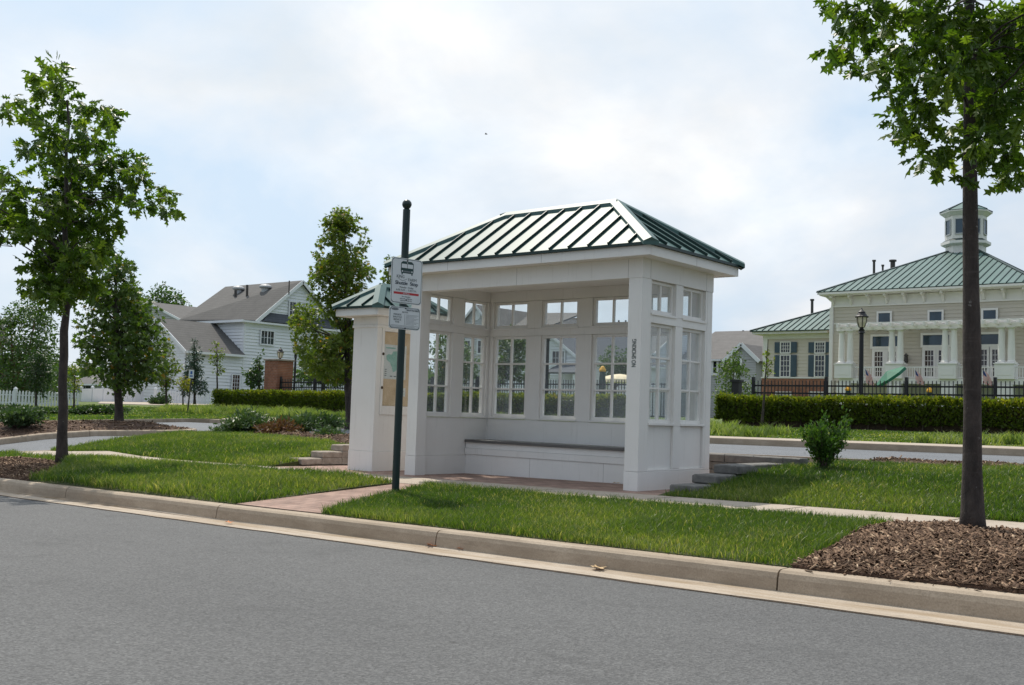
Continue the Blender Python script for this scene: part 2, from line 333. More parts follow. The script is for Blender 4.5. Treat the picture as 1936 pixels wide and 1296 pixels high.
def np_mesh(name, verts, faces, mats, parent=None, tint=None, off=None, smooth=False):
    """faces: list of (n,k) index arrays with equal k"""
    me = bpy.data.meshes.new(name); q = parent; o3 = np.zeros(3)
    while q is not None: o3 = o3+np.array(q.location); q = q.parent
    verts = verts-o3; me.vertices.add(len(verts)); me.vertices.foreach_set('co', verts.astype(np.float32).ravel())
    idx = np.concatenate([f.ravel() for f in faces]); tot = np.concatenate([np.full(len(f), f.shape[1]) for f in faces])
    me.loops.add(len(idx)); me.loops.foreach_set('vertex_index', idx.astype(np.int32))
    me.polygons.add(len(tot)); st = np.concatenate([[0], np.cumsum(tot)[:-1]])
    me.polygons.foreach_set('loop_start', st.astype(np.int32)); me.polygons.foreach_set('loop_total', tot.astype(np.int32))
    me.update(calc_edges=True)
    if tint is not None:
        a = me.attributes.new('tint', 'FLOAT', 'POINT'); a.data.foreach_set('value', tint.astype(np.float32))
    for m in mats: me.materials.append(MT[m])
    if smooth: me.polygons.foreach_set('use_smooth', np.ones(len(tot), bool))
    o = bpy.data.objects.new(name, me); COL.objects.link(o); o.parent = parent; return o
# ---------------------------------------------------------------- leaves and blades
def leaf_template(kind):
    if kind == 'oak':
        half = [(.0, .03), (.17, .20), (.10, .27), (.33, .44), (.11, .52), (.30, .74), (.08, .78)]
        vs = [(0, 0, 0), (0, .27, .02), (0, .52, .02), (0, .78, 0), (0, 1, -.06)]
        for sx in (1, -1): vs += [(sx*.2, .18, -.03), (sx*.36, .45, -.06), (sx*.3, .74, -.06), (sx*.09, .27, .0), (sx*.1, .52, 0), (sx*.08, .78, 0)]
        F = []
        for b in (5, 11):
            F += [(0, b, b+3), (0, b+3, 1), (1, b+3, 2), (b+3, b+1, b+4), (b+3, b+4, 2), (2, b+4, 3), (b+4, b+2, b+5), (b+4, b+5, 3), (3, b+5, 4)]
        return np.array(vs, float), [np.array(F)]
    if kind == 'leaf':
        return np.array([(0, 0, 0), (.3, .45, -.07), (0, 1, -.08), (-.3, .45, -.07), (0, .45, .02)], float), [np.array([(0, 1, 4), (1, 2, 4), (2, 3, 4), (3, 0, 4)])]
    if kind == 'maple':
        vs = [(0, 0, 0), (.42, .2, -.05), (.2, .38, 0), (.36, .72, -.06), (.1, .6, 0), (0, 1, -.08), (-.1, .6, 0), (-.36, .72, -.06), (-.2, .38, 0), (-.42, .2, -.05), (0, .45, .03)]
        return np.array(vs, float), [np.array([(0, 1, 10), (1, 2, 10), (2, 3, 4), (2, 4, 10), (4, 5, 10), (5, 6, 10), (6, 7, 8), (6, 8, 10), (8, 9, 10), (9, 0, 10)])]
    if kind == 'needle':
        return np.array([(0, 0, 0), (.12, .5, 0), (0, 1, 0), (-.12, .5, 0)], float), [np.array([(0, 1, 2, 3)])]
def leaves(name, mat, kind, P, Ydir, size, tint, parent=None, flat=.6, mats=None):
    """one leaf per point: its midrib along Ydir, its face turned at random but mostly upwards"""
    n = len(P); T, F = leaf_template(kind)
    y = Ydir/np.linalg.norm(Ydir, axis=1)[:, None]
    z0 = RNG.normal(size=(n, 3))*(1-flat)+np.array([0, 0, 1.])*flat
    x = np.cross(y, z0); x /= np.linalg.norm(x, axis=1)[:, None]+1e-9; z = np.cross(x, y)
    V = P[:, None, :]+(x[:, None, :]*T[None, :, 0:1]+y[:, None, :]*T[None, :, 1:2]+z[:, None, :]*T[None, :, 2:3])*size[:, None, None]
    k = len(T); off = (np.arange(n)*k)[:, None, None]
    FF = [(f[None]+off).reshape(-1, f.shape[1]) for f in F]
    return np_mesh(name, V.reshape(-1, 3), FF, mats or [mat], parent, np.repeat(tint, k))
def inpoly(P, poly):
    x, y = P[:, 0], P[:, 1]; r = np.zeros(len(P), bool); n = len(poly)
    for i in range(n):
        x0, y0 = poly[i]; x1, y1 = poly[(i+1) % n]
        c = ((y0 > y) != (y1 > y)) & (x < (x1-x0)*(y-y0)/((y1-y0) or 1e-9)+x0); r ^= c
    return r
def edge_dist(P, poly):
    d = np.full(len(P), 1e9); n = len(poly)
    for i in range(n):
        a = np.array(poly[i]); b = np.array(poly[(i+1) % n]); ab = b-a; t = np.clip(((P-a) @ ab)/(ab @ ab+1e-12), 0, 1)
        d = np.minimum(d, np.linalg.norm(P-(a+t[:, None]*ab), axis=1))
    return d
def scatter(poly, density):
    q = np.array(poly); lo, hi = q.min(0), q.max(0); n = int(np.prod(hi-lo)*density)
    P = lo+RNG.random((n, 2))*(hi-lo); return P[inpoly(P, poly)]
def vnoise(P, sc, seed=0):
    """cheap smooth value noise on 2-D points, 0..1"""
    Q = P/sc; i = np.floor(Q).astype(int); f = Q-i; f = f*f*(3-2*f)
    def h(a, b): 
        k = (a*374761393+b*668265263+seed*144665) & 0x7fffffff; k = ((k ^ (k >> 13))*1274126177) & 0x7fffffff
        return (k & 0xffff)/65535.
    a = h(i[:, 0], i[:, 1]); b = h(i[:, 0]+1, i[:, 1]); c = h(i[:, 0], i[:, 1]+1); d = h(i[:, 0]+1, i[:, 1]+1)
    return (a*(1-f[:, 0])+b*f[:, 0])*(1-f[:, 1])+(c*(1-f[:, 0])+d*f[:, 0])*f[:, 1]
def blades(name, mat, P, zs, h, w, tint, lean=.85):
    n = len(P); a = RNG.random(n)*2*math.pi; L = h*lean*RNG.random(n)*1.3
    dx = np.stack([np.cos(a), np.sin(a), np.zeros(n)], 1); b = RNG.random(n)*2*math.pi
    sx = np.stack([np.cos(b), np.sin(b), np.zeros(n)], 1)*(w/2)[:, None]; up = np.array([0, 0, 1.])
    B = np.stack([P[:, 0], P[:, 1], zs], 1); m = B+up*(h*.6)[:, None]+dx*(L*.35)[:, None]; t = B+up*h[:, None]*.97+dx*L[:, None]
    V = np.stack([B-sx, B+sx, m+sx*.8, m-sx*.8, t], 1).reshape(-1, 3); o = (np.arange(n)*5)[:, None]
    return np_mesh(name, V, [np.array([[0, 1, 2, 3]])+o, np.array([[3, 2, 4]])+o], [mat], None, np.repeat(tint, 5))
# ---------------------------------------------------------------- ground sheets
def sheet(name, poly, zf, mat, step=1., dz=0, xs=None, ys=None, skirt=.12):
    bm = bmesh.new(); f = bm.faces.new([bm.verts.new((x, y, 0)) for x, y in poly])
    q = np.array(poly); lo, hi = q.min(0), q.max(0)
    def cut(c, n): bmesh.ops.bisect_plane(bm, geom=bm.verts[:]+bm.edges[:]+bm.faces[:], plane_co=c, plane_no=n, dist=1e-5)
    bm.normal_update(); bmesh.ops.triangulate(bm, faces=bm.faces[:], ngon_method='EAR_CLIP')
    for x in (xs if xs is not None else np.arange(math.ceil(lo[0]/step)*step, hi[0], step)):
        if lo[0] < x < hi[0]: cut((x, 0, 0), (1, 0, 0))
    Y = list(ys if ys is not None else np.arange(math.ceil(lo[1]/step)*step, hi[1], step))+[-10.6, -4.55, -4.33, -1.45, -.45, 1.4, 2.6, 5.05, 5.2, 12.2, 12.35, 13.9, 19, 60]
    for y in sorted(set(Y)):
        if lo[1] < y < hi[1]: cut((0, y, 0), (0, 1, 0))
    for v in bm.verts: v.co.z = zf(v.co.x, v.co.y)+dz
    if skirt:
        be = [e for e in bm.edges if e.is_boundary]; r = bmesh.ops.extrude_edge_only(bm, edges=be)
        for v in r['geom']:
            if isinstance(v, bmesh.types.BMVert): v.co.z -= skirt
    bmesh.ops.recalc_face_normals(bm, faces=bm.faces)
    if sum(f.normal.z for f in bm.faces) < 0: bmesh.ops.reverse_faces(bm, faces=bm.faces)
    me = bpy.data.meshes.new(name); bm.to_mesh(me); bm.free(); me.materials.append(MT[mat])
    o = bpy.data.objects.new(name, me); COL.objects.link(o); return struct(o)
def kerb(name, path, zf, joints=2.95, phase=0., right=True, hgt=.15, width=.16):
    """cast kerb along a polyline: face on the right-hand side of travel; a dark open joint every few metres"""
    path = [np.array(p, float) for p in path]
    seg = [np.linalg.norm(b-a) for a, b in zip(path, path[1:])]; Ltot = sum(seg); cum = np.concatenate([[0], np.cumsum(seg)])
    def at(s):
        s = min(max(s, 0), Ltot-1e-6); i = int(np.searchsorted(cum, s, 'right')-1); i = min(i, len(seg)-1); t = (s-cum[i])/seg[i]
        d0 = (path[i+1]-path[i])/seg[i]; p = path[i]+(path[i+1]-path[i])*t
        # smooth the direction a little round corners
        return p, d0
    prof = [(-.02, -hgt-.1), (-.012, -hgt), (0.0, -.05), (.012, -.018), (.035, -.003), (.06, 0), (width, 0), (width, -hgt-.05)]
    mb = MB(); js = [0]; s = phase % joints
    while s < Ltot: 
        if s > .2: js.append(s)
        s += joints
    js.append(Ltot)
    for a, b in zip(js, js[1:]):
        a2, b2 = a+.006, b-.006
        n = max(2, int((b2-a2)/.5)+1); st = list(np.linspace(a2, b2, n))
        for c in cum[1:-1]:
            if a2 < c < b2: st.append(c)
        st = sorted(set(st)); rings = []
        for q in st:
            p, d = at(q); p2, d2 = at(q-.02); dd = d+d2; dd /= np.linalg.norm(dd); nrm = np.array([-dd[1], dd[0]])*(1 if right else -1)
            wob = .004*math.sin(q*3.1)+.003*math.sin(q*7.7)
            rings.append([(p[0]+nrm[0]*(o+wob), p[1]+nrm[1]*(o+wob), zf(p[0]+nrm[0]*.05, p[1]+nrm[1]*.05)+z) for o, z in prof])
        k = len(prof); vs = [v for r in rings for v in r]; m = len(rings)
        fs = [(i*k+j, i*k+j+1, (i+1)*k+j+1, (i+1)*k+j) for i in range(m-1) for j in range(k-1)]
        fs += [tuple(range(k-1, -1, -1)), tuple(range((m-1)*k, m*k))]
        mb.add(vs, fs, 'kerb')
    # filler deep inside the joints
    o = mb.build(name, smooth=False); return struct(o)
XL = -28.   # far side of the side street
STREET = [(-60, -60), (60, -60), (60, -4.56), (-60, -4.56)]
def street_z(X, Y): return G(X, Y)
sheet('street', [(-60, -40), (60, -40), (60, -4.67), (-12.9, -4.67), (-60, -4.67)], street_z, 'asphalt', 3.)
rs = random.Random(3)
ge = [(x, -4.69+rs.uniform(-.012, .012)) for x in np.arange(-9.9, 40, .35)]
sheet('gutter', ge+[(40, -4.31), (-9.9, -4.31)], lambda X, Y: G(X, -4.55)+.006+max(0, (Y+4.69))*-.03+(.018 if Y > -4.36 else 0), 'gutter', 2.)
arc = [(-10.1-2.6*math.sin(t), -1.73-2.6*math.cos(t)) for t in np.linspace(0, math.pi/2-.12, 10)]
sm = MB(); rs2 = random.Random(9)
for (xa, ya), (xb, yb) in zip(ge, ge[1:]):
    if xa < 14:
        w0 = rs2.uniform(.006, .024)
        sm.add([(xa, ya-w0, G(xa, -4.57)+.0035), (xb, yb-w0*rs2.uniform(.6, 1.3), G(xb, -4.57)+.0035), (xb, yb+.004, G(xb, -4.57)+.0095), (xa, ya+.004, G(xa, -4.57)+.0095)], [(0, 1, 2, 3)], 'soil')
struct(sm.build('gutter_seam'))
corner = arc+[(-13.2, -.4), (-13.9, 1.6), (-14.6, 3.6), (-14.95, 4.5), (-14.7, 4.95), (-14.2, 5.07)]
kerb('front_kerb', [(40, -4.33)]+[(x, -4.33) for x in (20, 10, 0, -6)]+corner[:10][0:1]+corner[1:10]+corner[10:], Gl, 2.95, (40-.88) % 2.95, right=False)
kerb('rear_kerb', [(-14.2, 5.07), (-8, 5.07), (0, 5.07), (10, 5.07), (40, 5.07)], lambda X, Y: G(X, 5.05), 3.1, 1.2, right=False, hgt=.12)
# lawns and beds between street and rear road
PITX0, PITX1, PITY = -6.37, .50, 2.3
WALKW = (-2.45, -1.45)      # the brick path from kerb to shelter
def offs(c, d=.16):          # inside edge of the corner kerb
    out = []
    for i in range(len(c)):
        a = np.array(c[max(i-1, 0)]); b = np.array(c[min(i+1, len(c)-1)]); t = (b-a)/np.linalg.norm(b-a); out.append((c[i][0]+t[1]*d, c[i][1]-t[0]*d))
    return out
inner = offs(corner, .15)
SWY0, SWY1 = -1.47, -.45
front_mulch_right = [(3.85, -4.165), (3.78, -3.7), (3.70, -3.1), (3.58, -2.5), (3.5, -2.0), (3.55, SWY0), (7.5, SWY0), (7.5, -4.165)]
front_mulch_left = [(-6.25, -4.165), (-6.6, -3.75), (-7.3, -3.2), (-8.2, -2.65), (-9.0, -2.25), (-9.9, -2.2), (-10.4, -2.6), (-10.3, -3.2), (-9.7, -3.8), (-9.0, -4.165)]
strip_right = [(-.72, -4.165), (3.85, -4.165)]+front_mulch_right[1:5]+[(3.55, SWY0), (-1.95, SWY0), (-1.75, -1.9), (-1.3, -3.0)]
strip_far_right = [(7.5, -4.165), (40, -4.165), (40, SWY0), (7.5, SWY0)]
strip_left = [(-6.25, -4.165), (WALKW[0]+.45, -4.165), (WALKW[0], SWY0-.05), (-8.9, SWY0-.05), (-9.0, -2.25)]+front_mulch_left[3:0:-1]
sheet('lawn_strip_right', strip_right, lambda X, Y: Gl(X, Y)+.02*max(0, math.sin(math.pi*min(1, max(0, (Y+4.165)/2.68))))**.6, 'lawn', .5)
sheet('lawn_strip_far_right', strip_far_right, Gl, 'lawn', 2.)
HUMP = lambda X, Y: Gl(X, Y)+.065*max(0, math.sin(math.pi*min(1, max(0, (Y+4.165)/2.70))))**.3*min(1, max(0, (-X-2.0)/.9))
sheet('lawn_strip_left', strip_left, HUMP, 'lawn', .5)
ramp_pts = [(-11.9, -1.25), (-12.45, -.55)]
lawn_corner = [(-9.0, -4.165)]+[p for p in inner[1:9]]+[(-12.35, -1.45), (-11.4, -1.75), (-10.2, -1.6), (-8.9, SWY0-.05), (-9.0, -2.25), (-9.9, -2.2), (-10.4, -2.6), (-10.3, -3.2), (-9.7, -3.8)]
sheet('lawn_corner', lawn_corner, Gl, 'lawn', .5)
sheet('brick_path', [(WALKW[0]+.45, -4.165), (-.72, -4.165), (-1.3, -3.0), (-1.75, -1.9), (-1.95, SWY0), (WALKW[0], SWY0)], Gl, 'paver', .5, dz=.004)
sidewalk_l = [(WALKW[0]-.0, SWY0), (-8.9, SWY0-.05), (-10.2, -1.6), (-11.4, -1.75), (-12.35, -1.45), (-12.78, -.55), (-11.5, -.1), (-10., -.35), (-8.8, SWY1), (-5.6, SWY1)]
sheet('sidewalk', [(40, SWY0), (40, SWY1)]+[(-5.6, SWY1)]+sidewalk_l[::-1][1:]+[(WALKW[0], SWY0)], G, 'walk', 1., dz=.008)
mb = MB()
for x in np.arange(-8.2, 12, 1.5):
    mb.add([(x, SWY0+.02, G(x, SWY0)+.0115), (x+.012, SWY0+.02, G(x, SWY0)+.0115), (x+.012, SWY1-.02, G(x, SWY1)+.0115), (x, SWY1-.02, G(x, SWY1)+.0115)], [(0, 1, 2, 3)], 'soil')
struct(mb.build('sidewalk_joint'))
sheet('brick_plaza', [(PITX0, SWY1), (PITX1, SWY1), (PITX1, PITY), (PITX0, PITY)], lambda X, Y: zb(X), 'paver', .5, dz=.002)
mulch_rear_right = [(.95, 3.3), (1.6, 3.55), (3, 3.75), (5, 3.9), (8, 4.0), (14, 4.05), (14, 4.92), (.3, 4.92), (.3, 2.6), (.9, 2.6)]
lawn_right = [(PITX1+.02, SWY1), (40, SWY1), (40, 4.92), (14, 4.92)]+mulch_rear_right[5::-1][0:6]+[(.9, 2.6), (PITX1+.02, 2.6)]
sheet('lawn_right', lawn_right, G, 'lawn', .5)
mulch_rear_left = [(-6.62, 1.7), (-7.3, 2.0), (-8.6, 2.7), (-10.2, 3.3), (-12.0, 3.9), (-13.9, 4.55), (-14.2, 4.92), (.3, 4.92), (.3, 2.56), (-6.62, 2.56)]
lawn_left = [(-5.6-.27, SWY1), (-8.8, SWY1), (-10., -.35), (-11.5, -.1), (-12.78, -.55)]+inner[10:15]+[(-14.2, 4.92)]+mulch_rear_left[5::-1]+[(-6.1, PITY)]
lawn_left = [(-6.40, SWY1), (-8.8, SWY1), (-10., -.35), (-11.5, -.1), (-12.85, -.5)]+[(-13.05, -.4), (-13.75, 1.6), (-14.45, 3.6), (-14.8, 4.45)]+[(-14.2, 4.92)]+mulch_rear_left[5::-1]+[(-6.68, 1.5), (-6.68, .2), (-6.40, .2)]
sheet('lawn_left', lawn_left, G, 'lawn', .5)
MOUNDS = []
def mound(name, poly, zf, hgt, reach, step=.25):
    q = np.array(poly)
    def z(X, Y):
        d = float(edge_dist(np.array([[X, Y]]), poly)[0]); t = min(1, d/reach); t = t*t*(3-2*t)
        return zf(X, Y)+.012-(.14*min(1, max(0, (1.3-X)/.5))*min(1, max(0, (X+7.0)/.6)) if Y > 2.3 and X < 1.3 else 0)+hgt*t+.012*math.sin(X*5.1+Y*3)*t+.01*math.sin(Y*7.3-X*2)*t
    MOUNDS.append((poly, z)); return sheet(name, poly, z, 'mulch', step)
mound('mulch_bed_front_right', front_mulch_right, Gl, .10, .9, .2)
mound('mulch_bed_front_left', front_mulch_left, Gl, .08, .7, .25)
mound('mulch_bed_rear_right', mulch_rear_right, G, .035, .6, .4)
mound('mulch_bed_rear_left', mulch_rear_left, G, .07, .5, .4)
# rear road, side street, island
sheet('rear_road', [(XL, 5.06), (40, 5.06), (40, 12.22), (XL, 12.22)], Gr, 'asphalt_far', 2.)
sheet('rear_gutter', [(-14., 5.05), (40, 5.05), (40, 5.62), (-14., 5.62)], Gr, 'gutter', 2., dz=.006)
side = [(XL, -4.67), (-9.0, -4.67), (-9.0, -4.36), (-10.1, -4.30)]+[(x+.03, y) for x, y in corner[1:15]]+[(-14.2, 5.05), (-14.2, 5.06), (XL, 5.06)]
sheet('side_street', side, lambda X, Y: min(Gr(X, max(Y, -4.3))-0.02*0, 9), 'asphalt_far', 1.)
ISX0, ISX1 = -20.9, -16.9
island = [(ISX1, -40), (ISX1, 4.2)]+[((ISX0+ISX1)/2+(ISX1-ISX0)/2*math.cos(t), 4.2+2.2*math.sin(t)) for t in np.linspace(.25, math.pi-.25, 8)]+[(ISX0, 4.2), (ISX0, -40)]
kerb('island_kerb', island, lambda X, Y: Gr(X, Y)+.14, 2.8, .5, right=True)
isl_in = [(ISX1-.15, -40), (ISX1-.15, 4.2)]+[((ISX0+ISX1)/2+((ISX1-ISX0)/2-.15)*math.cos(t), 4.2+2.05*math.sin(t)) for t in np.linspace(.25, math.pi-.25, 8)]+[(ISX0+.15, 4.2), (ISX0+.15, -40)]
ISLZ = lambda X, Y: Gr(X, Y)+.125
isl_crop = [(x, max(y, -12)) for x, y in isl_in]
mound('island_mulch_bed', isl_crop, ISLZ, .17, 1.3, .6)
mb = MB()   # gutter pan round the island
for p, q in zip(island[1:], island[2:]):
    pass
# far verge
kerb('far_kerb', [(40, 12.2), (20, 12.2), (0, 12.2), (-12, 12.2), (-24.5, 12.2), (-26.6, 12.7), (XL+.2, 14.2)], lambda X, Y: G(X, 12.4), 3.0, .8, right=True, hgt=.135)
sheet('far_sidewalk', [(40, 12.35), (40, 13.7), (-23, 13.7), (-26, 15.2), (-28, 15.6), (-28, 14.2), (-26.5, 12.88), (-24.4, 12.36)], G, 'walk', 3., dz=.006)
kerb('side_kerb', [(XL, -40), (XL, 2), (XL, 9), (XL+.2, 14.2)], lambda X, Y: Gr(X, Y)+.13, 3., .8, right=False)
mb = MB()
sheet('far_lawn', [(60, 13.7), (60, 62), (-140, 62), (-140, -40), (XL-.15, -40), (XL-.15, 9), (XL+.05, 14.2), (XL, 15.6), (-26, 15.2), (-23, 13.7)],
      lambda X, Y: max(G(X, Y), Gr(X, Y)+.12) if Y < 13.8 else G(X, Y), 'farlawn', 4.)
# driveway and house approach on the far left
dv = [(-47, 19.5), (-44, 21.5), (-58, 36), (-68, 34), (-60, 27)]
sheet('driveway', dv, G, 'walk', 3., dz=.03)
# everything out to the horizon
me = MB(); R = 900
gx = [-R, -300, -140, -60, 60, 140, 300, R]; gy = [-R, -200, -60, -40, 61.8, 62, 100, 200, 400, R]
vs = [(x, y, (G(x, max(y, 60))-.03 if y >= 62 else -1.6)) for y in gy for x in gx]; k = len(gx)
me.add(vs, [(j*k+i, j*k+i+1, (j+1)*k+i+1, (j+1)*k+i) for j in range(len(gy)-1) for i in range(k-1)], 'farlawn'); struct(me.build('ground'))
# ---------------------------------------------------------------- chips on the mulch
def chips(name, poly, z, dens, size):
    P = scatter(poly, dens); n = len(P); zz = np.array([z(x, y) for x, y in P])+.006
    L = size*(.22+RNG.random(n)**2.5*1.9); W = L*(.10+.16*RNG.random(n)); a = RNG.random(n)*2*math.pi; tl = RNG.normal(size=n)*.35
    ux = np.stack([np.cos(a)*np.cos(tl), np.sin(a)*np.cos(tl), np.sin(tl)], 1); uy = np.stack([-np.sin(a), np.cos(a), RNG.normal(size=n)*.3], 1)
    uz = np.cross(ux, uy); C3 = np.stack([P[:, 0], P[:, 1], zz], 1); th = (W*.3)[:, None]
    V = []
    for sz in (-1, 1):
        for sx, sy in ((-1, -1), (1, -.7), (1, .8), (-1, 1)): V.append(C3+ux*(sx*L/2)[:, None]+uy*(sy*W/2)[:, None]+uz*th*sz*.5)
    V = np.stack(V, 1).reshape(-1, 3); o = (np.arange(n)*8)[:, None]
    F = np.concatenate([np.array([f])+o for f in ((4, 5, 6, 7), (0, 1, 5, 4), (1, 2, 6, 5), (2, 3, 7, 6), (3, 0, 4, 7))])
    t = np.clip(RNG.beta(1.2, 2.1, n), 0, 1)
    return tag(np_mesh(name, V, [F], ['chip'], None, np.repeat(t, 8)), kind='stuff')
chips('mulch_chips_front_right', MOUNDS[0][0], MOUNDS[0][1], 8000, .045)
chips('mulch_chips_front_left', MOUNDS[1][0], MOUNDS[1][1], 2400, .046)
chips('mulch_chips_rear_right', MOUNDS[2][0], MOUNDS[2][1], 1100, .05)
chips('mulch_chips_rear_left', MOUNDS[3][0], MOUNDS[3][1], 700, .06)
chips('mulch_chips_island', [(p[0], max(p[1], -3)) for p in isl_crop], MOUNDS[4][1], 380, .075)
chips('mulch_chips_on_kerb', [(3.9, -4.30), (7.2, -4.30), (7.2, -4.16), (3.9, -4.16)], lambda X, Y: Gl(X, Y), 90, .04)
# ---------------------------------------------------------------- grass
def lawn_grass(name, poly, zf, dens, h, w, edge=.25, overhang=.05, seed=1):
    # blades also lean out over the edges a little
    P = scatter(poly, dens); n = len(P)
    v = .6*vnoise(P, .55, seed)+.4*vnoise(P, .17, seed+5); v2 = vnoise(P, 1.4, seed+9); patch = vnoise(P, .8, seed+3)
    keep = RNG.random(n) < (.35+.9*v); P = P[keep]; v = v[keep]; v2 = v2[keep]; patch = patch[keep]; n = len(P)
    ed = edge_dist(P, poly); up = np.clip(1.1-ed/.4, .85, 1.1)
    H = h*(.40+.85*RNG.random(n)**1.7)*(.6+.8*v)*up
    t = np.clip(-.02+.55*v2+.42*RNG.random(n)+.18*patch-.12*v, 0, .88); dry = RNG.random(n) < .05+.11*(patch > .70); t[dry] = .9+.1*RNG.random(dry.sum())
    zs = np.array([zf(x, y) for x, y in P])
    return tag(blades(name, 'grass', P, zs-.004, H, np.full(n, w)*(.7+.6*RNG.random(n)), t), kind='stuff')
lawn_grass('grass_strip_right', strip_right, lambda X, Y: Gl(X, Y)+.02*max(0, math.sin(math.pi*min(1, max(0, (Y+4.165)/2.68))))**.6, 11000, .066, .0054, seed=11)
lawn_grass('grass_strip_left', [p if p[0] > -20 else p for p in strip_left], HUMP, 5200, .095, .0078, seed=23)
lawn_grass('grass_corner', lawn_corner, Gl, 2200, .085, .010, seed=31)
near_right = [(.62, SWY1), (8, SWY1), (8, 4.05)]+[(5, 3.9), (3, 3.75), (1.6, 3.55), (1.0, 3.3), (1.0, 2.6), (.86, 2.3), (.86, -.1), (.62, -.14)]
lawn_grass('grass_lawn_right', near_right, G, 6200, .080, .0075, seed=43)
lawn_grass('grass_lawn_left', lawn_left, G, 3200, .085, .0105, seed=57)
# liriope and turf tufts on the far verge
def tufts(name, mat, polys, dens, per, h, w, spread, zf=G, trange=(.1, .9), kind='stuff'):
    out = []
    for poly in polys:
        c = scatter(poly, dens); nz = vnoise(c, 1.6, 77); c = c[RNG.random(len(c)) < .4+nz]; out.append(c)
    c = np.concatenate(out); n = len(c)*per; P = np.repeat(c, per, 0)+RNG.normal(size=(n, 2))*spread
    hs = np.repeat(h*(.6+.7*RNG.random(len(c))), per)*(.6+.5*RNG.random(n)); t0 = np.repeat(trange[0]+(trange[1]-trange[0])*RNG.random(len(c)), per)
    zs = np.array([zf(x, y) for x, y in P]); t = np.clip(t0+RNG.normal(size=n)*.12, 0, 1)
    return tag(blades(name, mat, P, zs, hs, np.full(n, w), t, .9), kind=kind)
def vp(u, v, g=G, dz=0): p = hit(u, v, dz, g); return (p[0], p[1])
tufts('liriope_ground_cover', 'liriope', [[(-9.6, 13.9), (-5.4, 13.9), (-5.0, 15.2), (-6.4, 16.6), (-9, 17.6), (-12, 17.2), (-11, 15)],
      [(-20.5, 14.2), (-13, 14), (-13, 17.5), (-19, 17.5)], [(-36, 15.8), (-28, 15.8), (-24.5, 15.6), (-23, 16.6), (-29, 18.5), (-38, 18.6)],
      [(-1.9, 13.9), (2, 13.9), (3, 15.5), (-.6, 15.2)]], 8, 34, .26, .024, .10)
lawn_grass('grass_far_verge', [(-34, 13.9), (6, 13.9), (6, 18.2), (-34, 18.2)], G, 420, .05, .035, seed=71)
lawn_grass('grass_far_left', [(-46, 3), (-28.3, 3), (-28.1, 14.3), (-29, 18.3), (-46, 18.3)], lambda X, Y: max(G(X, Y), Gr(X, Y)+.12), 160, .06, .05, seed=73)
# ================================================================ bus shelter
L, D, WC, H = 3.846, 1.70, .193, 2.55
EX = np.array((1., 0, 0)); EY = np.array((0, 1., 0)); EZ = np.array((0, 0, 1.))
sh = thing('bus_shelter', 'white wooden bus shelter with tall paned windows, built-in bench and green metal hip roof', 'bus shelter', (-L/2, D/2, 0))
ZB = -.06
for x0, x1, y0, y1 in ((-WC, 0, 0, WC), (-L, -L+WC, 0, WC), (-.13, 0, D-.13, D), (-L, -L+.13, D-.13, D)):
    m = MB(); m.box((x0, y0, .25), (x1, y1, H), 'wood'); m.build('column', sh, bevel=.004)
    m = MB(); e = .004
    m.box((x0-e, y0-e, ZB), (x1+e, y1+e, .25-.003), 'wood'); m.build('column_base', sh, bevel=.003)
TW = .13   # wall thickness
def wall_bay(O, ud, nd, u0, u1, opens, inner_sill=True):
    """one timber wall in frame (O, ud, nd=outwards): base board, panels, posts, rails; opens = list of (ua, ub)"""
    m = MB(); B = lambda a, b, z0, z1, d0, d1: m.obox(O, ud, nd, a, b, z0, z1, d0, d1, 'wood')
    B(u0, u1, .27, .795, -TW+.012, -.035)                 # recessed infill panel, seen from both sides
    B(u0, u1, 2.03, 2.135, -TW+.004, -.004)               # rail between the lights
    edges = [u0]+[x for o in opens for x in o]+[u1]
    for a, b in zip(edges[0::2], edges[1::2]):
        if b-a > .01: B(a, b, .797, 2.028, -TW+.002, -.002); B(a, b, 2.137, H-.002, -TW+.002, -.002)
    for i, (a, b) in enumerate(zip(edges[0::2], edges[1::2])):
        if b-a > .01: B(a, b, .272, .795, -.034, -.002)    # outer stiles beside the panels
    m.build('wall', sh, bevel=.003)
    m = MB(); B = lambda a, b, z0, z1, d0, d1: m.obox(O, ud, nd, a, b, z0, z1, d0, d1, 'wood')
    B(u0, u1, ZB, .248, -TW, .003); B(u0, u1, .25, .27, -TW+.006, -.002); m.build('baseboard', sh, bevel=.003)
    for a, b in opens:
        for z0, z1, rows in ((.797, 2.028, 3), (2.137, H-.004, 1)):
            f = MB(); Q = lambda p, q, r, s, d0, d1: f.obox(O, ud, nd, p, q, r, s, d0, d1, 'wood')
            fw = .042
            zs = z0+.028 if rows == 3 else z0+.012
            Q(a-.012, b+.012, zs-.026, zs, -TW-.012, .012)                     # sill
            Q(a, a+fw, zs, z1, -.10, -.045); Q(b-fw, b, zs, z1, -.10, -.045)
            Q(a+fw, b-fw, zs, zs+.045, -.099, -.046); Q(a+fw, b-fw, z1-.035, z1, -.099, -.046)
            c = (a+b)/2; Q(c-.013, c+.013, zs+.045, z1-.035, -.092, -.050)
            for r in range(1, rows):
                zz = lerp(zs+.045, z1-.035, r/rows); Q(a+fw, c-.013, zz-.012, zz+.012, -.091, -.051); Q(c+.013, b-fw, zz-.012, zz+.012, -.091, -.051)
            fr = f.build('window', sh, bevel=.002)
            g = MB(); g.obox(O, ud, nd, a+fw-.004, b-fw+.004, zs+.04, z1-.03, -.074, -.069, 'glass'); g.build('pane', fr)
wall_bay((0, 0, 0), EY, EX, WC+.002, D-.132, [(.215, .785), (.955, 1.525)])          # right end
wall_bay((-L, 0, 0), EY, -EX, WC+.002, D-.132, [(.215, .745), (.985, 1.515)])        # left end
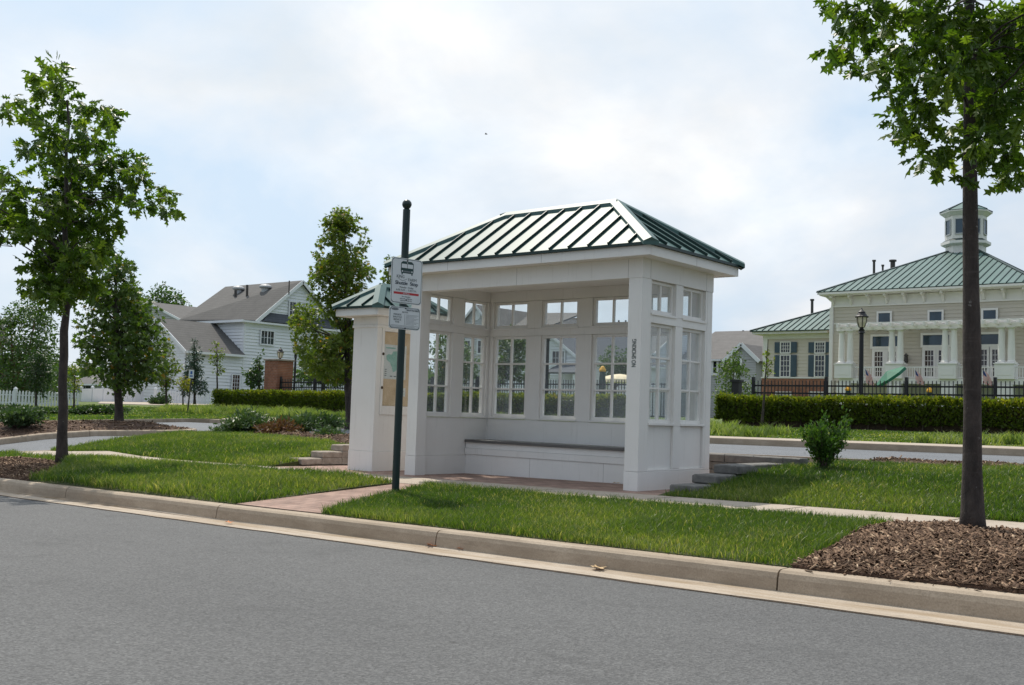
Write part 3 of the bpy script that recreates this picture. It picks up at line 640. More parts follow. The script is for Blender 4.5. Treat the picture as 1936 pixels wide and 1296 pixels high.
wall_bay((0, D, 0), -EX, EY, .132, L-.132, [(.265, .925), (1.17, 1.83), (2.075, 2.735), (2.99, 3.65)])
# beam ring, ceiling, eaves
m = MB()
m.box((-L-.006, -.006, H), (.006, .16, 2.79), 'wood'); m.box((-L-.006, D-.14, H), (.006, D+.006, 2.79), 'wood')
m.box((-.134, .161, H+.001), (.006, D-.141, 2.79), 'wood'); m.box((-L-.006, .161, H+.001), (-L+.134, D-.141, 2.79), 'wood')
[m.box((x-.0015, -.0072, H+.004), (x+.0015, -.0058, 2.772), 'joint') for x in (-.20, -1.93, -3.64)]; [m.box((.0058, y-.0015, H+.004), (.0072, y+.0015, 2.772), 'joint') for y in (.17, 1.52)]
m.build('beam', sh)
m = MB(); m.box((-L+.135, .162, 2.70), (-.135, D-.142, 2.72), 'wood'); m.build('ceiling', sh)
o = .238
m = MB()
e0, e1 = 2.775, 2.889
m.box((-L-o, -o, e0), (o, -o+.03, e1), 'wood'); m.box((-L-o, D+o-.03, e0), (o, D+o, e1), 'wood')
m.box((-L-o, -o+.031, e0), (-L-o+.03, D+o-.031, e1), 'wood'); m.box((o-.03, -o+.031, e0), (o, D+o-.031, e1), 'wood')
[m.box((x-.0015, -o-.0012, e0+.004), (x+.0015, -o+.0002, e1-.004), 'joint') for x in (-1.35, -2.95)]; m.box((o-.0002, .848, e0+.004), (o+.0012, .851, e1-.004), 'joint')
m.build('fascia', sh)
m = MB(); zt = 2.783
for a, b in (((-L-o+.031, -o+.031), (o-.031, -.007)), ((-L-o+.031, D+.007), (o-.031, D+o-.031)), ((-L-o+.031, -.0065), (-L-.007, D+.0065)), ((.007, -.0065), (o-.031, D+.0065))):
    m.box((*a, zt), (*b, zt+.015), 'wood')
m.build('soffit', sh)
def hip_roof(parent, x0, x1, y0, y1, z0, zr, rx0, rx1, ry0, ry1, mat, pitch, seamh, seamw, capw, edge=.035, phase=None, cap_mat=None, name='roof', caps=True, sides='fblr'):
    """standing-seam hip roof; the ridge runs (rx0,ry0)-(rx1,ry1)"""
    c = [(x0, y0, z0), (x1, y0, z0), (x1, y1, z0), (x0, y1, z0)]; ra = (rx0, ry0, zr); rb = (rx1, ry1, zr)
    alongx = rx1-rx0 > ry1-ry0
    if alongx: fs = {'f': [c[0], c[1], rb, ra], 'r': [c[1], c[2], rb], 'b': [c[2], c[3], ra, rb], 'l': [c[3], c[0], ra]}
    else: fs = {'f': [c[0], c[1], ra], 'r': [c[1], c[2], rb, ra], 'b': [c[2], c[3], rb], 'l': [c[3], c[0], ra, rb]}
    m = MB(); idx = {}
    vs = c+[ra, rb]
    if alongx: F = [(0, 1, 5, 4), (1, 2, 5), (2, 3, 4, 5), (3, 0, 4)]
    else: F = [(0, 1, 4), (1, 2, 5, 4), (2, 3, 5), (3, 0, 4, 5)]
    lo = [(p[0], p[1], p[2]-.012) for p in c]
    m.add(vs+lo, F+[(9, 8, 7, 6), (0, 6, 7, 1), (1, 7, 8, 2), (2, 8, 9, 3), (3, 9, 6, 0)], mat)
    for key, P in fs.items():
        P = [np.array(p, float) for p in P]; a, b = P[0], P[1]; ud = (b-a)/np.linalg.norm(b-a); W = np.linalg.norm(b-a)
        n = np.cross(b-a, P[2]-a); n /= np.linalg.norm(n); n = n if n[2] > 0 else -n; up = np.cross(n, ud); up = up if up[2] > 0 else -up
        pr2 = [((p-a) @ ud, (p-a) @ up) for p in P]; k = max(1, round(W/pitch)); pt = W/k
        for i in range(1, k):
            u = i*pt
            # height of the plane at u
            vmax = 0; pts = pr2[1:]+pr2[:1]
            for (u0, v0), (u1, v1) in zip(pts, pts[1:]):
                if abs(u1-u0) > 1e-6 and min(u0, u1)-1e-6 <= u <= max(u0, u1)+1e-6: vmax = max(vmax, v0+(v1-v0)*(u-u0)/(u1-u0))
            if vmax > .06: m.bar(a+ud*u-up*.012, a+ud*u+up*(vmax-capw*.2), seamw, seamh, 'seam', n, seamh/2+.001)
    rf = m.build(name, parent)
    if caps:
        m = MB()
        def cap(p, q, fa, fb):
            p, q = np.array(p, float), np.array(q, float)
            d = (q-p)/np.linalg.norm(q-p); lift = seamh+.006
            vs = []
            for e in (p-d*.03, q):
                l = fa-d*(fa @ d); r = fb-d*(fb @ d); l /= np.linalg.norm(l); r /= np.linalg.norm(r)
                vs += [e+EZ*(lift+.014), e+l*capw+EZ*(lift*.2)+np.array((0, 0, 1))*lift, e+r*capw+EZ*(lift*.2)+EZ*lift, e+l*capw+EZ*.0, e+r*capw+EZ*.0]
            m.add(vs, [(0, 1, 6, 5), (2, 0, 5, 7), (1, 3, 8, 6), (4, 2, 7, 9), (0, 2, 4, 3, 1), (5, 6, 8, 9, 7)], cap_mat or mat)
        def inplane(edge_a, edge_b, apex):   # direction lying in a roof plane, pointing off the hip down that plane
            return np.array(edge_b, float)-np.array(edge_a, float)
        cap(c[0], ra, np.array(c[1])-np.array(c[0]), np.array(c[3])-np.array(c[0])); cap(c[3], ra if alongx else rb, np.array(c[2])-np.array(c[3]), np.array(c[0])-np.array(c[3]))
        cap(c[1], rb if alongx else ra, np.array(c[0])-np.array(c[1]), np.array(c[2])-np.array(c[1])); cap(c[2], rb, np.array(c[3])-np.array(c[2]), np.array(c[1])-np.array(c[2]))
        sl = math.hypot((y1-y0)/2, zr-z0) if alongx else math.hypot((x1-x0)/2, zr-z0)
        if alongx: cap(ra, rb, np.array((0, -(y1-y0)/2, z0-zr)), np.array((0, (y1-y0)/2, z0-zr)))
        else: cap(ra, rb, np.array((-(x1-x0)/2, 0, z0-zr)), np.array(((x1-x0)/2, 0, z0-zr)))
        m.build('ridge_cap', rf)
    m = MB()   # drip edge
    t = edge
    m.box((x0-.006, y0-.006, z0-t), (x1+.006, y0+.016, z0-.003), 'seam'); m.box((x0-.006, y1-.016, z0-t), (x1+.006, y1+.006, z0-.003), 'seam')
    m.box((x0-.006, y0+.017, z0-t), (x0+.016, y1-.017, z0-.003), 'seam'); m.box((x1-.016, y0+.017, z0-t), (x1+.006, y1-.017, z0-.003), 'seam')
    m.build('drip_edge', rf); return rf
oo = o+.035
hip_roof(sh, -L-oo, oo, -oo, D+oo, 2.925, 3.69, -2.866, -.98, D/2, D/2, 'roofgreen', .30, .034, .016, .10)
# bench
m = MB(); m.box((-L+.134, 1.075, .44), (-.134, D-.131, .48), 'seat'); m.build('bench_seat', sh, bevel=.005)
m = MB(); m.box((-L+.133, 1.11, ZB), (-.133, 1.13, .262), 'wood'); m.box((-L+.133, 1.095, .265), (-.133, 1.13, .352), 'wood'); m.box((-L+.133, 1.11, .355), (-.133, 1.13, .439), 'wood'); [m.box((x-.0015, 1.1088, ZB), (x+.0015, 1.1102, .26), 'joint') for x in (-1.25, -2.5)]; m.build('bench_front', sh)
# ---------------------------------------------------------------- lettering
def text_verts(txt, size, align='CENTER', extr=.0008, spacing=1.):
    c = bpy.data.curves.new('t', 'FONT'); c.body = txt; c.size = size; c.align_x = align; c.extrude = extr; c.space_character = spacing
    ob = bpy.data.objects.new('t', c); COL.objects.link(ob); bpy.context.view_layer.update()
    me = bpy.data.meshes.new_from_object(ob.evaluated_get(bpy.context.evaluated_depsgraph_get()))
    vs = [tuple(v.co) for v in me.vertices]; fs = [tuple(p.vertices) for p in me.polygons]
    bpy.data.objects.remove(ob); bpy.data.curves.remove(c); bpy.data.meshes.remove(me); return vs, fs
def put_text(mb, txt, O, ud, vd, nd, u, v, size, mat, align='CENTER', bold=0, sx=1., sy=1., spacing=1.):
    vs, fs = text_verts(txt, size, align, .0008, spacing); O, ud, vd, nd = map(np.array, (O, ud, vd, nd))
    for du in ([0] if not bold else [-bold, 0, bold]):
        mb.add([O+ud*(u+x*sx+du)+vd*(v+y*sy)+nd*(z+.0012+abs(du)*.1) for x, y, z in vs], fs, mat)
m = MB(); put_text(m, 'NO SMOKING', (-.096, 0, 1.648), EZ, -EX, -EY, 0, -.030, .085, 'ink', 'CENTER', .0010, sx=.62, sy=1.)
m.build('no_smoking_lettering', sh)
# ================================================================ information kiosk
KX0, KX1, KY0, KY1 = -5.218, -4.703, .17, 1.25
kz = zb(-5)
kk = thing('information_kiosk', 'white notice kiosk with glazed map case and small green roof, left of the shelter', 'kiosk', ((KX0+KX1)/2, (KY0+KY1)/2, kz))
m = MB(); m.box((KX0, KY0, .26), (KX1-.06, KY1, 2.10), 'wood')
m.box((KX1-.0605, KY0, .26), (KX1, KY0+.10, 2.10), 'wood'); m.box((KX1-.0605, KY1-.10, .26), (KX1, KY1, 2.10), 'wood')
m.box((KX1-.0605, KY0+.101, .26), (KX1-.012, KY1-.101, .80), 'wood')
m.build('body', kk, bevel=.004)
m = MB(); m.box((KX0-.006, KY0-.006, kz-.05), (KX1+.006, KY1+.006, .258), 'wood'); m.build('base', kk, bevel=.004)
m = MB(); m.box((KX0-.018, KY0-.018, 2.085), (KX1+.018, KY1+.018, 2.125), 'wood'); m.box((KX0-.008, KY0-.008, 2.126), (KX1+.008, KY1+.008, 2.25), 'wood'); m.build('cornice', kk, bevel=.006)
m = MB(); q = .2
m.box((KX0-q, KY0-q, 2.25), (KX1+q, KY1+q, 2.36), 'wood'); m.build('fascia', kk, bevel=.004)
hip_roof(kk, KX0-q-.03, KX1+q+.03, KY0-q-.03, KY1+q+.03, 2.39, 2.74, (KX0+KX1)/2, (KX0+KX1)/2, .45, .97, 'roofgreen', .30, .03, .015, .09)
m = MB()
y0, y1, z0, z1 = KY0+.101, KY1-.101, .80, 2.09
m.box((KX1-.055, y0, z0), (KX1+.008, y0+.05, z1), 'wood'); m.box((KX1-.055, y1-.05, z0), (KX1+.008, y1, z1), 'wood')
m.box((KX1-.055, y0+.051, z0), (KX1+.008, y1-.051, z0+.13), 'wood'); m.box((KX1-.055, y0+.051, z1-.05), (KX1+.008, y1-.051, z1), 'wood')
cs = m.build('display_case', kk, bevel=.003)
m = MB(); m.box((KX1-.054, y0+.051, z0+.131), (KX1-.048, y1-.051, z1-.051), 'cork'); m.build('backing_board', cs)
m = MB(); m.box((KX1-.004, y0+.051, z0+.131), (KX1, y1-.051, z1-.051), 'clear'); m.build('pane', cs)
m = MB()
px = KX1-.0475
m.box((px, .36, 1.335), (px+.003, .83, 1.85), 'paper')
blob = [(.42, 1.62), (.41, 1.68), (.46, 1.71), (.52, 1.70), (.55, 1.75), (.64, 1.76), (.72, 1.72), (.76, 1.64), (.73, 1.56), (.66, 1.53), (.62, 1.46), (.56, 1.44), (.53, 1.52), (.49, 1.58)]
m.poly([(px+.0042, a, b) for a, b in blob], 'mapgreen')
m.box((px+.0035, .40, 1.79), (px+.0045, .60, 1.81), 'mapgreen')
for i in range(4): m.box((px+.0035, .39, 1.38+.03*i), (px+.0045, .43, 1.392+.03*i), 'ink2')
for i in range(3): m.box((px+.0035, .50+.08*i, 1.37), (px+.0045, .55+.08*i, 1.385), 'ink2')
m.build('area_map', cs)
m = MB(); m.box((px, .66, 1.08), (px+.003, .84, 1.21), 'paper'); m.box((px+.0035, .68, 1.15), (px+.0045, .80, 1.165), 'navyink'); m.box((px+.0035, .68, 1.115), (px+.0045, .82, 1.125), 'mapgreen'); m.build('notice', cs)
for zz in (1.70, 1.20):
    m = MB(); m.lathe((0, 0, 0), [(.022, 0), (.022, .008), (.012, .014)], 10, 'brass')
    m.v = [(KX1+.008+z, KY0+.128+x, zz+y) for x, y, z in m.v]; m.build('lock', cs)
# ================================================================ stop sign on its pole
PX, PY = -1.455, -2.515; pz = Gl(PX, PY)
tilt = np.array((.012, -.008, 1.)); 
sg = thing('shuttle_stop_sign', 'dark green ball-topped pole with two white shuttle stop signs, in the kerbside grass', 'bus stop sign', (PX, PY, pz))
base = np.array((PX, PY, pz)); P = lambda z: base+np.array((0.004*z, -.004*z, z))
m = MB(); m.tube([P(-.1), P(.02), P(1.5), P(3.07-pz)], .0405, 20, 'polegreen'); m.build('pole', sg, smooth=False)
m = MB(); m.lathe(tuple(P(3.07-pz)), [(.030, 0), (.028, .012), (.040, .022), (.051, .045), (.053, .06), (.048, .082), (.033, .10), (.012, .11)], 18, 'polegreen'); m.build('ball_finial', sg, smooth=True)
a = math.radians(81.6); su = np.array((math.cos(a), math.sin(a), 0)); sn = np.array((math.sin(a), -math.cos(a), 0))
mid = atd(768.5, 530, depth(P(2.3)))
def plate(name, zc, w, h, uo):
    c = np.array((PX, PY, 0))+sn*.048+su*uo+EZ*zc; r = .035
    def rr(k, d0, d1, mat, mb):
        pts = []
        for cx, cz, t0 in ((w/2-r-k, h/2-r-k, 0), (-w/2+r+k, h/2-r-k, 90), (-w/2+r+k, -h/2+r+k, 180), (w/2-r-k, -h/2+r+k, 270)):
            for t in (0, 22.5, 45, 67.5, 90): q = math.radians(t0+t); pts.append((cx+r*math.cos(q), cz+r*math.sin(q)))
        n = len(pts); vs = [c+su*x+EZ*z+sn*d for d in (d0, d1) for x, z in pts]
        mb.add(vs, [tuple(range(n)), tuple(range(2*n-1, n-1, -1))]+[(i, (i+1) % n, n+(i+1) % n, n+i) for i in range(n)], mat)
    mb = MB(); rr(0, 0, .004, 'sign', mb); o = mb.build(name, sg)
    mb = MB(); k = .007
    rr(k, .004, .0046, 'ink', mb); ob = mb.build('border', o)
    mb = MB(); rr(k+.006, .0046, .0052, 'sign', mb); mb.build('face', o)
    return o, c+sn*.0054
zc1 = (2.525+2.035)/2; zc2 = (2.00+1.752)/2
pl, c1 = plate('stop_plate', zc1, .415, .495, .0)
W2 = lambda m, a, b, mat: m.obox(c1, su, sn, a[0], b[0], a[1], b[1], 0, .0008, mat)
m = MB()   # front view of a bus
body = [(-.078, .085), (.078, .085), (.085, .11), (.085, .195), (.06, .215), (-.06, .215), (-.085, .195), (-.085, .11)]
m.add([c1+su*x+EZ*z+sn*.0006 for x, z in body], [tuple(range(8))], 'ink')
for s_ in (-1, 1): m.obox(c1, su, sn, s_*.066-.008, s_*.066+.008, .068, .086, 0, .0007, 'ink'); m.obox(c1, su, sn, *sorted((s_*.003, s_*.076)), .142, .186, .0008, .0014, 'sign')
for s_ in (-1, 1): m.lathe((0, 0, 0), [(.009, 0), (.009, .0006)], 10, 'sign'); m.v[-20:] = [tuple(c1+su*(s_*.064+x)+EZ*(.106+y)+sn*(.0008+z)) for x, y, z in m.v[-20:]]
m.obox(c1, su, sn, -.048, .048, .096, .112, .0008, .0014, 'ink2'); m.obox(c1, su, sn, -.008, .008, .196, .204, .0008, .0014, 'sign')
m.build('bus_emblem', pl)
m = MB(); T = lambda s_, u, v, z, mat, **k: put_text(m, s_, c1, su, EZ, sn, u, v, z, mat, **k)
T('KING', -.085, .030, .046, 'ink2', sx=.95); T('FARM', .075, .004, .046, 'ink2', sx=1.0)
# the swoosh under the name
sw = [(-.115+.12*t, .026-.022*math.sin(math.pi*min(1, t*1.05))) for t in np.linspace(0, 1, 9)]
for (x0, z0), (x1, z1) in zip(sw, sw[1:]): m.add([c1+su*x0+EZ*(z0-.003)+sn*.001, c1+su*x1+EZ*(z1-.003)+sn*.001, c1+su*x1+EZ*(z1+.002)+sn*.001, c1+su*x0+EZ*(z0+.002)+sn*.001], [(0, 1, 2, 3)], 'ink2')
T('Shuttle  Stop', 0, -.042, .056, 'navyink', bold=.0012, sx=1.04)
T('Monday - Friday', 0, -.078, .026, 'ink2', sx=1.1); T('6:30 A.M. - 7:30 P.M.', 0, -.110, .030, 'ink2', sx=1.08)
m.obox(c1, su, sn, -.168, .168, -.148, -.124, 0, .0007, 'red'); put_text(m, 'Red Route', c1+sn*.0006, su, EZ, sn, 0, -.143, .020, 'sign')
T('For Schedules', 0, -.176, .020, 'ink2'); T('6:30 A.M. - 9:30 A.M.', 0, -.199, .019, 'ink2'); T('4:30 P.M. - 7:30 P.M.', 0, -.221, .019, 'ink2')
m.build('lettering', pl)
pl2, c1 = plate('notice_plate', zc2, .415, .245, -.006)
m = MB(); T = lambda s_, u, v, z, mat, **k: put_text(m, s_, c1, su, EZ, sn, u, v, z, mat, **k)
T('SHUTTLE BUS', .10, .082, .027, 'navyink', bold=.0006); T('NOTICE', .0, .058, .022, 'ink2')
m.add([c1+su*(-.135+.05*math.cos(t))+EZ*(.092+.014*math.sin(t))+sn*.0008 for t in np.linspace(0, 2*math.pi, 14)[:-1]], [tuple(range(13))], 'ink2')
for i, s_ in enumerate(('PRIVATE', 'SHUTTLE', 'SERVICE', 'FOR')): T(s_, -.10, .026-.027*i, .026, 'ink2', sx=1.08)
m.obox(c1, su, sn, -.004, -.001, -.075, .045, 0, .0007, 'ink2')
for i in range(9): m.obox(c1, su, sn, .012, .185-.03*((i*7) % 3), .036-.013*i, .039-.013*i, 0, .0007, 'ink2')
for i in range(3): m.obox(c1, su, sn, -.185, .185-.05*(i % 2), -.083-.011*i, -.080-.011*i, 0, .0007, 'ink2')
m.build('lettering', pl2)
for zz in (zc1+.225, zc1-.205, zc2+.108, zc2-.108):
    m = MB(); m.lathe((0, 0, 0), [(.008, 0), (.008, .005), (.004, .007)], 8, 'black')
    m.v = [tuple(np.array((PX, PY, zz))+sn*(.0535+z)+su*x+EZ*y) for x, y, z in m.v]; m.build('bolt', sg)
# ================================================================ stepped block walls round the plaza
def block(mb, a, b, r=.012, mat='stone'):
    """a split-face block with slightly uneven rounded edges"""
    (x0, y0, z0), (x1, y1, z1) = a, b; j = lambda: random.uniform(-.006, .006)
    g = .003; x0 += g; x1 -= g; y0 += g; y1 -= g; z0 += .0015; z1 -= .0015
    vs = []
    for z, k in ((z0, r*.4), (z0+r, 0), (z1-r, 0), (z1, r)):
        for x, sx in ((x0, 1), (x1, -1)):
            for y, sy in ((y0, 1), (y1, -1)): vs.append((x+sx*k+j(), y+sy*k+j(), z))
    F = []
    for i in range(3):
        o = i*4
        for p, q in ((0, 1), (1, 3), (3, 2), (2, 0)): F.append((o+p, o+q, o+4+q, o+4+p))
    F += [(0, 2, 3, 1), (12, 13, 15, 14)]
    mb.add(vs, F, mat)
random.seed(5)
# left wall: top steps up towards the back
lw = thing('stepped_block_wall', 'pinkish block wall stepping up beside the kiosk at the left of the plaza', 'retaining wall', (-6.5, 1.2, zb(-6.5)), 'stepped block walls of the plaza')
bh = .105; z00 = zb(-6.4)+.015
for k in range(4):
    m = MB(); ys = .22+.42*k
    for c in range(k+1):
        z0 = z00+bh*c; top = c == k
        block(m, (-6.66 if top else -6.60, ys, z0), (-6.355, ys+.42, z0+bh), .016 if top else .006)
    m.build('wall_step', lw, bevel=.006)
m = MB()
for c in range(4): block(m, (-6.62, 1.90, z00+bh*c), (-6.36, 2.28, z00+bh*(c+1)))
m.build('wall_run', lw)
m = MB(); block(m, (-6.95, -.10, zb(-6.6)-.04), (-6.50, .14, zb(-6.6)+.07)); tag(m.build('stepping_block'), 'flat pale paving block sunk in the lawn at the foot of the left wall', 'paving block')
rw = thing('stepped_block_wall', 'grey block wall stepping up out of the grass at the right of the plaza', 'retaining wall', (.65, .8, zb(.6)), 'stepped block walls of the plaza')
z00 = zb(.6)+.012
for k in range(3):
    m = MB(); ys = -.12+.50*k
    for c in range(k+1): block(m, (.505, ys, z00+bh*c), (.82 if c == k else .76, ys+.50, z00+bh*(c+1)), .014, 'shaded_stone')
    m.build('wall_step', rw, bevel=.006)
m = MB()
for c in range(3): block(m, (.505, 1.38, z00+bh*c), (.76, 2.28, z00+bh*(c+1)), .012, 'shaded_stone')
m.build('wall_run', rw)
bw = thing('rear_block_wall', 'low block wall along the back edge of the plaza behind the shelter', 'retaining wall', (-2.5, 2.42, zb(-2)))
for c in range(4):
    m = MB(); x = -6.60+(.2 if c % 2 else 0); zc = z00-.03+bh*c
    while x < .85:
        w = .42; block(m, (x, 2.30-.012*(c == 3), zc), (min(x+w, .98), 2.56, zc+bh), .012, 'shaded_stone'); x += w
    m.build('wall_course', bw)
# ================================================================ fallen leaves in the gutter
for i, (u, v, mt, sz, lab) in enumerate(((817, 1031, 'fallen', .075, 'orange dry leaf lying at the kerb joint in the gutter'), (874, 1038, 'fallen', .065, 'curled orange leaf in the gutter just right of the kerb joint'),
        (970, 1050, 'fallen2', .05, 'small pale dry leaf in the gutter in front of the shelter'), (1131, 1074, 'fallen2', .07, 'tan dry leaf in the gutter below the right shelter column'),
        (433, 988, 'fallen', .06, 'small orange leaf in the gutter by the end of the brick path'), (1105, 893, 'fallen2', .06, 'dry leaf scrap against the bench base inside the shelter'))):
    p = hit(u, v) if i != 5 else aty(u, v+18, 1.08)
    z = p[2]+(.02 if i != 5 else 0); 
    if i != 5: z = G(p[0], -4.55)+.016; p = atd(u, v, (z-CP[2])/ray(u, v)[2])
    if i == 5: p = np.array((-1.0, 1.05, 0)); z = zb(-1)+.012
    m = MB(); r = random.Random(i); n = 9; base_ = np.array((p[0], p[1], z))
    ring = [base_+np.array((math.cos(t), math.sin(t)*.7, .12*math.sin(3*t)+.12))*sz*(1 if k % 2 else .55) for k, t in enumerate(np.linspace(0, 2*math.pi, n*2, endpoint=False))]
    m.add([base_+EZ*.004]+ring, [(0, 1+k, 1+(k+1) % (2*n)) for k in range(2*n)], mt); tag(m.build('fallen_leaf'), lab, 'leaf', 'fallen leaves on the ground')
# ================================================================ trees
DENS = 1.
def tree(name, label, base, top, r0, clusters, leafkind, mat, size, per, bark='bark', group=None, tint=(.2, .9), limb=.35, trunks=None, flat=.55, droop=.35, jit=.02, cat='tree', limbn=6, maxlimb=40, warm=None, rise=.75):
    """trunk + limbs reaching into the crown's clumps + leaves; clusters = [(centre, radius)]"""
    base = np.array(base, float); top = np.array(top, float)
    t = thing(name, label, cat, base, group); m = MB()
    trunks = trunks or [(base, top, r0)]
    paths = []
    for b, tp, r in trunks:
        b, tp = np.array(b, float), np.array(tp, float); n = 14; Hh = np.linalg.norm(tp-b); pth = []; rad = []
        for i in range(n+1):
            f = i/n; wob = RNG.normal(size=3)*jit*Hh*.10*(0 if i in (0,) else 1); wob[2] = 0
            pth.append(b+(tp-b)*f+wob); rr = r*(1-f*.82)
            if i == 0: rr = r*1.35
            rad.append(rr*(1+RNG.normal()*.03))
        pth.insert(1, b+(tp-b)*.02); rad.insert(1, r*1.1); pth[0] = pth[0]-EZ*.08
        m.tube(pth, rad, 12, bark); paths.append((np.array(pth), np.array(rad)))
    order = sorted(range(len(clusters)), key=lambda i: -clusters[i][1])[:maxlimb]
    for i in order:
        c, r = np.array(clusters[i][0]), clusters[i][1]
        best = None
        for pth, rad in paths:
            hd = np.linalg.norm(pth[:, :2]-c[:2], axis=1); tz = c[2]-rise*hd
            k = int(np.argmin(np.abs(pth[:, 2]-np.maximum(tz, pth[0, 2]+.35*(pth[-1, 2]-pth[0, 2]))))); 
            if best is None or hd[k] < best[0]: best = (hd[k], pth[k], rad[k])
        s = best[1]; dd = np.linalg.norm(c-s)
        if dd < .15: continue
        mid1 = s+(c-s)*.4+EZ*dd*.06+RNG.normal(size=3)*dd*.04; rr = min(best[2]*.55, r0*limb*(.35+.65*min(1, r/(max(q[1] for q in clusters)))))
        m.tube([s, mid1, s+(c-s)*.75+RNG.normal(size=3)*dd*.03, c], [rr, rr*.7, rr*.45, rr*.2], limbn, bark, cap=False)
        for _ in range(3):   # twigs
            q = c+RNG.normal(size=3)*r*.5; m.tube([s+(c-s)*.7, q], [rr*.35, rr*.12], 4, bark, cap=False)
    m.build('trunk', t, smooth=True)
    P = []; Yd = []; TT = []; Sz = []
    for c, r in clusters:
        n = max(6, int(per*DENS*r*r)); d = RNG.normal(size=(n, 3)); d /= np.linalg.norm(d, axis=1)[:, None]; d[:, 2] *= .8
        q = RNG.random(n)**.45; P.append(np.array(c)+d*(q*r)[:, None]); o = d*1.0+RNG.normal(size=(n, 3))*.45; o[:, 2] -= droop; Yd.append(o)
        c0 = RNG.random()*.35; TT.append(np.clip(tint[0]+(tint[1]-tint[0])*(RNG.random(n)*.65+c0), 0, 1)); Sz.append(size*(.5+.8*RNG.random(n)))
    P = np.concatenate(P); Yd = np.concatenate(Yd); TT = np.concatenate(TT); Sz = np.concatenate(Sz)
    if warm is not None:
        w = RNG.random(len(P)) < warm; TT[w] = .85+.15*RNG.random(w.sum())
    leaves('crown', mat, leafkind, P, Yd, Sz, TT, t, flat); return t
def px_clusters(pts, d0, spread, f=1.):
    """clump centres surveyed in the photo, given real distances spread through the crown"""
    out = []
    for u, v, r in pts:
        d = d0+random.uniform(-1, 1)*spread; out.append((atd(u, v, d), r*d0/FPX*f))
    return out
def env_clusters(rows, d0, n, rmin, rmax, deep=1.):
    out = []; rows = sorted(rows); tot = [(b[0]-a[0])*(a[2]-a[1]+b[2]-b[1])/2 for a, b in zip(rows, rows[1:])]; S_ = sum(tot)
    for _ in range(n):
        x = random.random()*S_; i = 0
        while i < len(tot)-1 and x > tot[i]: x -= tot[i]; i += 1
        a, b = rows[i], rows[i+1]; f = random.random(); v = lerp(a[0], b[0], f); l = lerp(a[1], b[1], f); r = lerp(a[2], b[2], f); hw = (r-l)/2
        q = random.uniform(-1, 1); rp = random.uniform(rmin, rmax)*min(1, .45+hw/60); q = q*max(0, 1-rp*.8/max(hw, 1)); u = (l+r)/2+q*hw
        dd = math.sqrt(max(0, 1-q*q))*hw*d0/FPX*deep*random.uniform(-1, 1)
        out.append((atd(u, v, d0+dd), rp*d0/FPX))
    return out
random.seed(21)
# --- the big oak on the left
b = hit(117, 869, .07, Gl); d = depth(b)
Z = lambda L_, o, s: [(o[0]+x*s, o[1]+y*s, r*s*.79) for x, y, r in L_]
cl = Z([(350, 100, 60), (330, 150, 60), (195, 165, 45), (240, 180, 45), (390, 205, 70), (250, 235, 50), (290, 290, 80), (430, 330, 80), (40, 350, 55), (40, 410, 50), (175, 370, 45), (90, 330, 40), (230, 430, 65), (210, 460, 50), (380, 400, 75),
        (545, 375, 60), (620, 370, 60), (680, 420, 60), (650, 490, 45), (715, 480, 30), (470, 450, 60), (560, 520, 65), (330, 540, 85), (450, 560, 90), (200, 620, 65), (160, 650, 50), (240, 745, 65), (300, 660, 60), (560, 600, 85), (650, 650, 85), (420, 700, 105),
        (560, 780, 125), (700, 720, 100), (830, 710, 85), (870, 810, 95), (750, 880, 100), (890, 960, 80), (890, 1020, 35), (1000, 890, 65), (1060, 930, 60), (1060, 1030, 50), (1110, 1010, 35), (1000, 1000, 45), (620, 950, 120), (450, 900, 130), (320, 920, 110),
        (60, 800, 75), (60, 920, 100), (140, 870, 50), (170, 980, 90), (90, 1080, 100), (250, 1090, 125), (420, 1080, 140), (560, 1080, 110), (680, 1080, 85), (735, 1120, 45), (700, 1170, 35), (600, 1180, 90), (400, 1220, 130), (230, 1180, 75), (60, 1160, 45),
        (600, 1290, 75), (500, 1290, 100), (340, 1280, 100), (150, 1110, 80)], (0, 90), .3009)
cl += [(60, 500, 18), (85, 497, 22), (115, 492, 30), (150, 490, 32), (180, 478, 24), (195, 462, 15), (52, 545, 12), (68, 540, 18), (95, 538, 24), (125, 538, 28), (150, 535, 28), (170, 532, 20), (180, 550, 10), (96, 560, 14), (104, 578, 10), (112, 560, 16), (135, 562, 16),
       (118, 340, 24), (122, 390, 28), (112, 440, 28), (135, 480, 28), (112, 520, 26),
       (-30, 330, 30), (-50, 370, 35), (-30, 400, 38), (-60, 420, 30), (-20, 440, 25)]
tree('oak_tree', 'tall young oak with big lobed leaves growing in the mulch at the left kerb', b, atd(128, 190, d), .08, px_clusters(cl, d, 1.1, 1.0), 'oak', 'oak', .19, 1650, tint=(.0, .95), flat=.45, droop=.55, jit=.03, limb=.26, rise=.5)
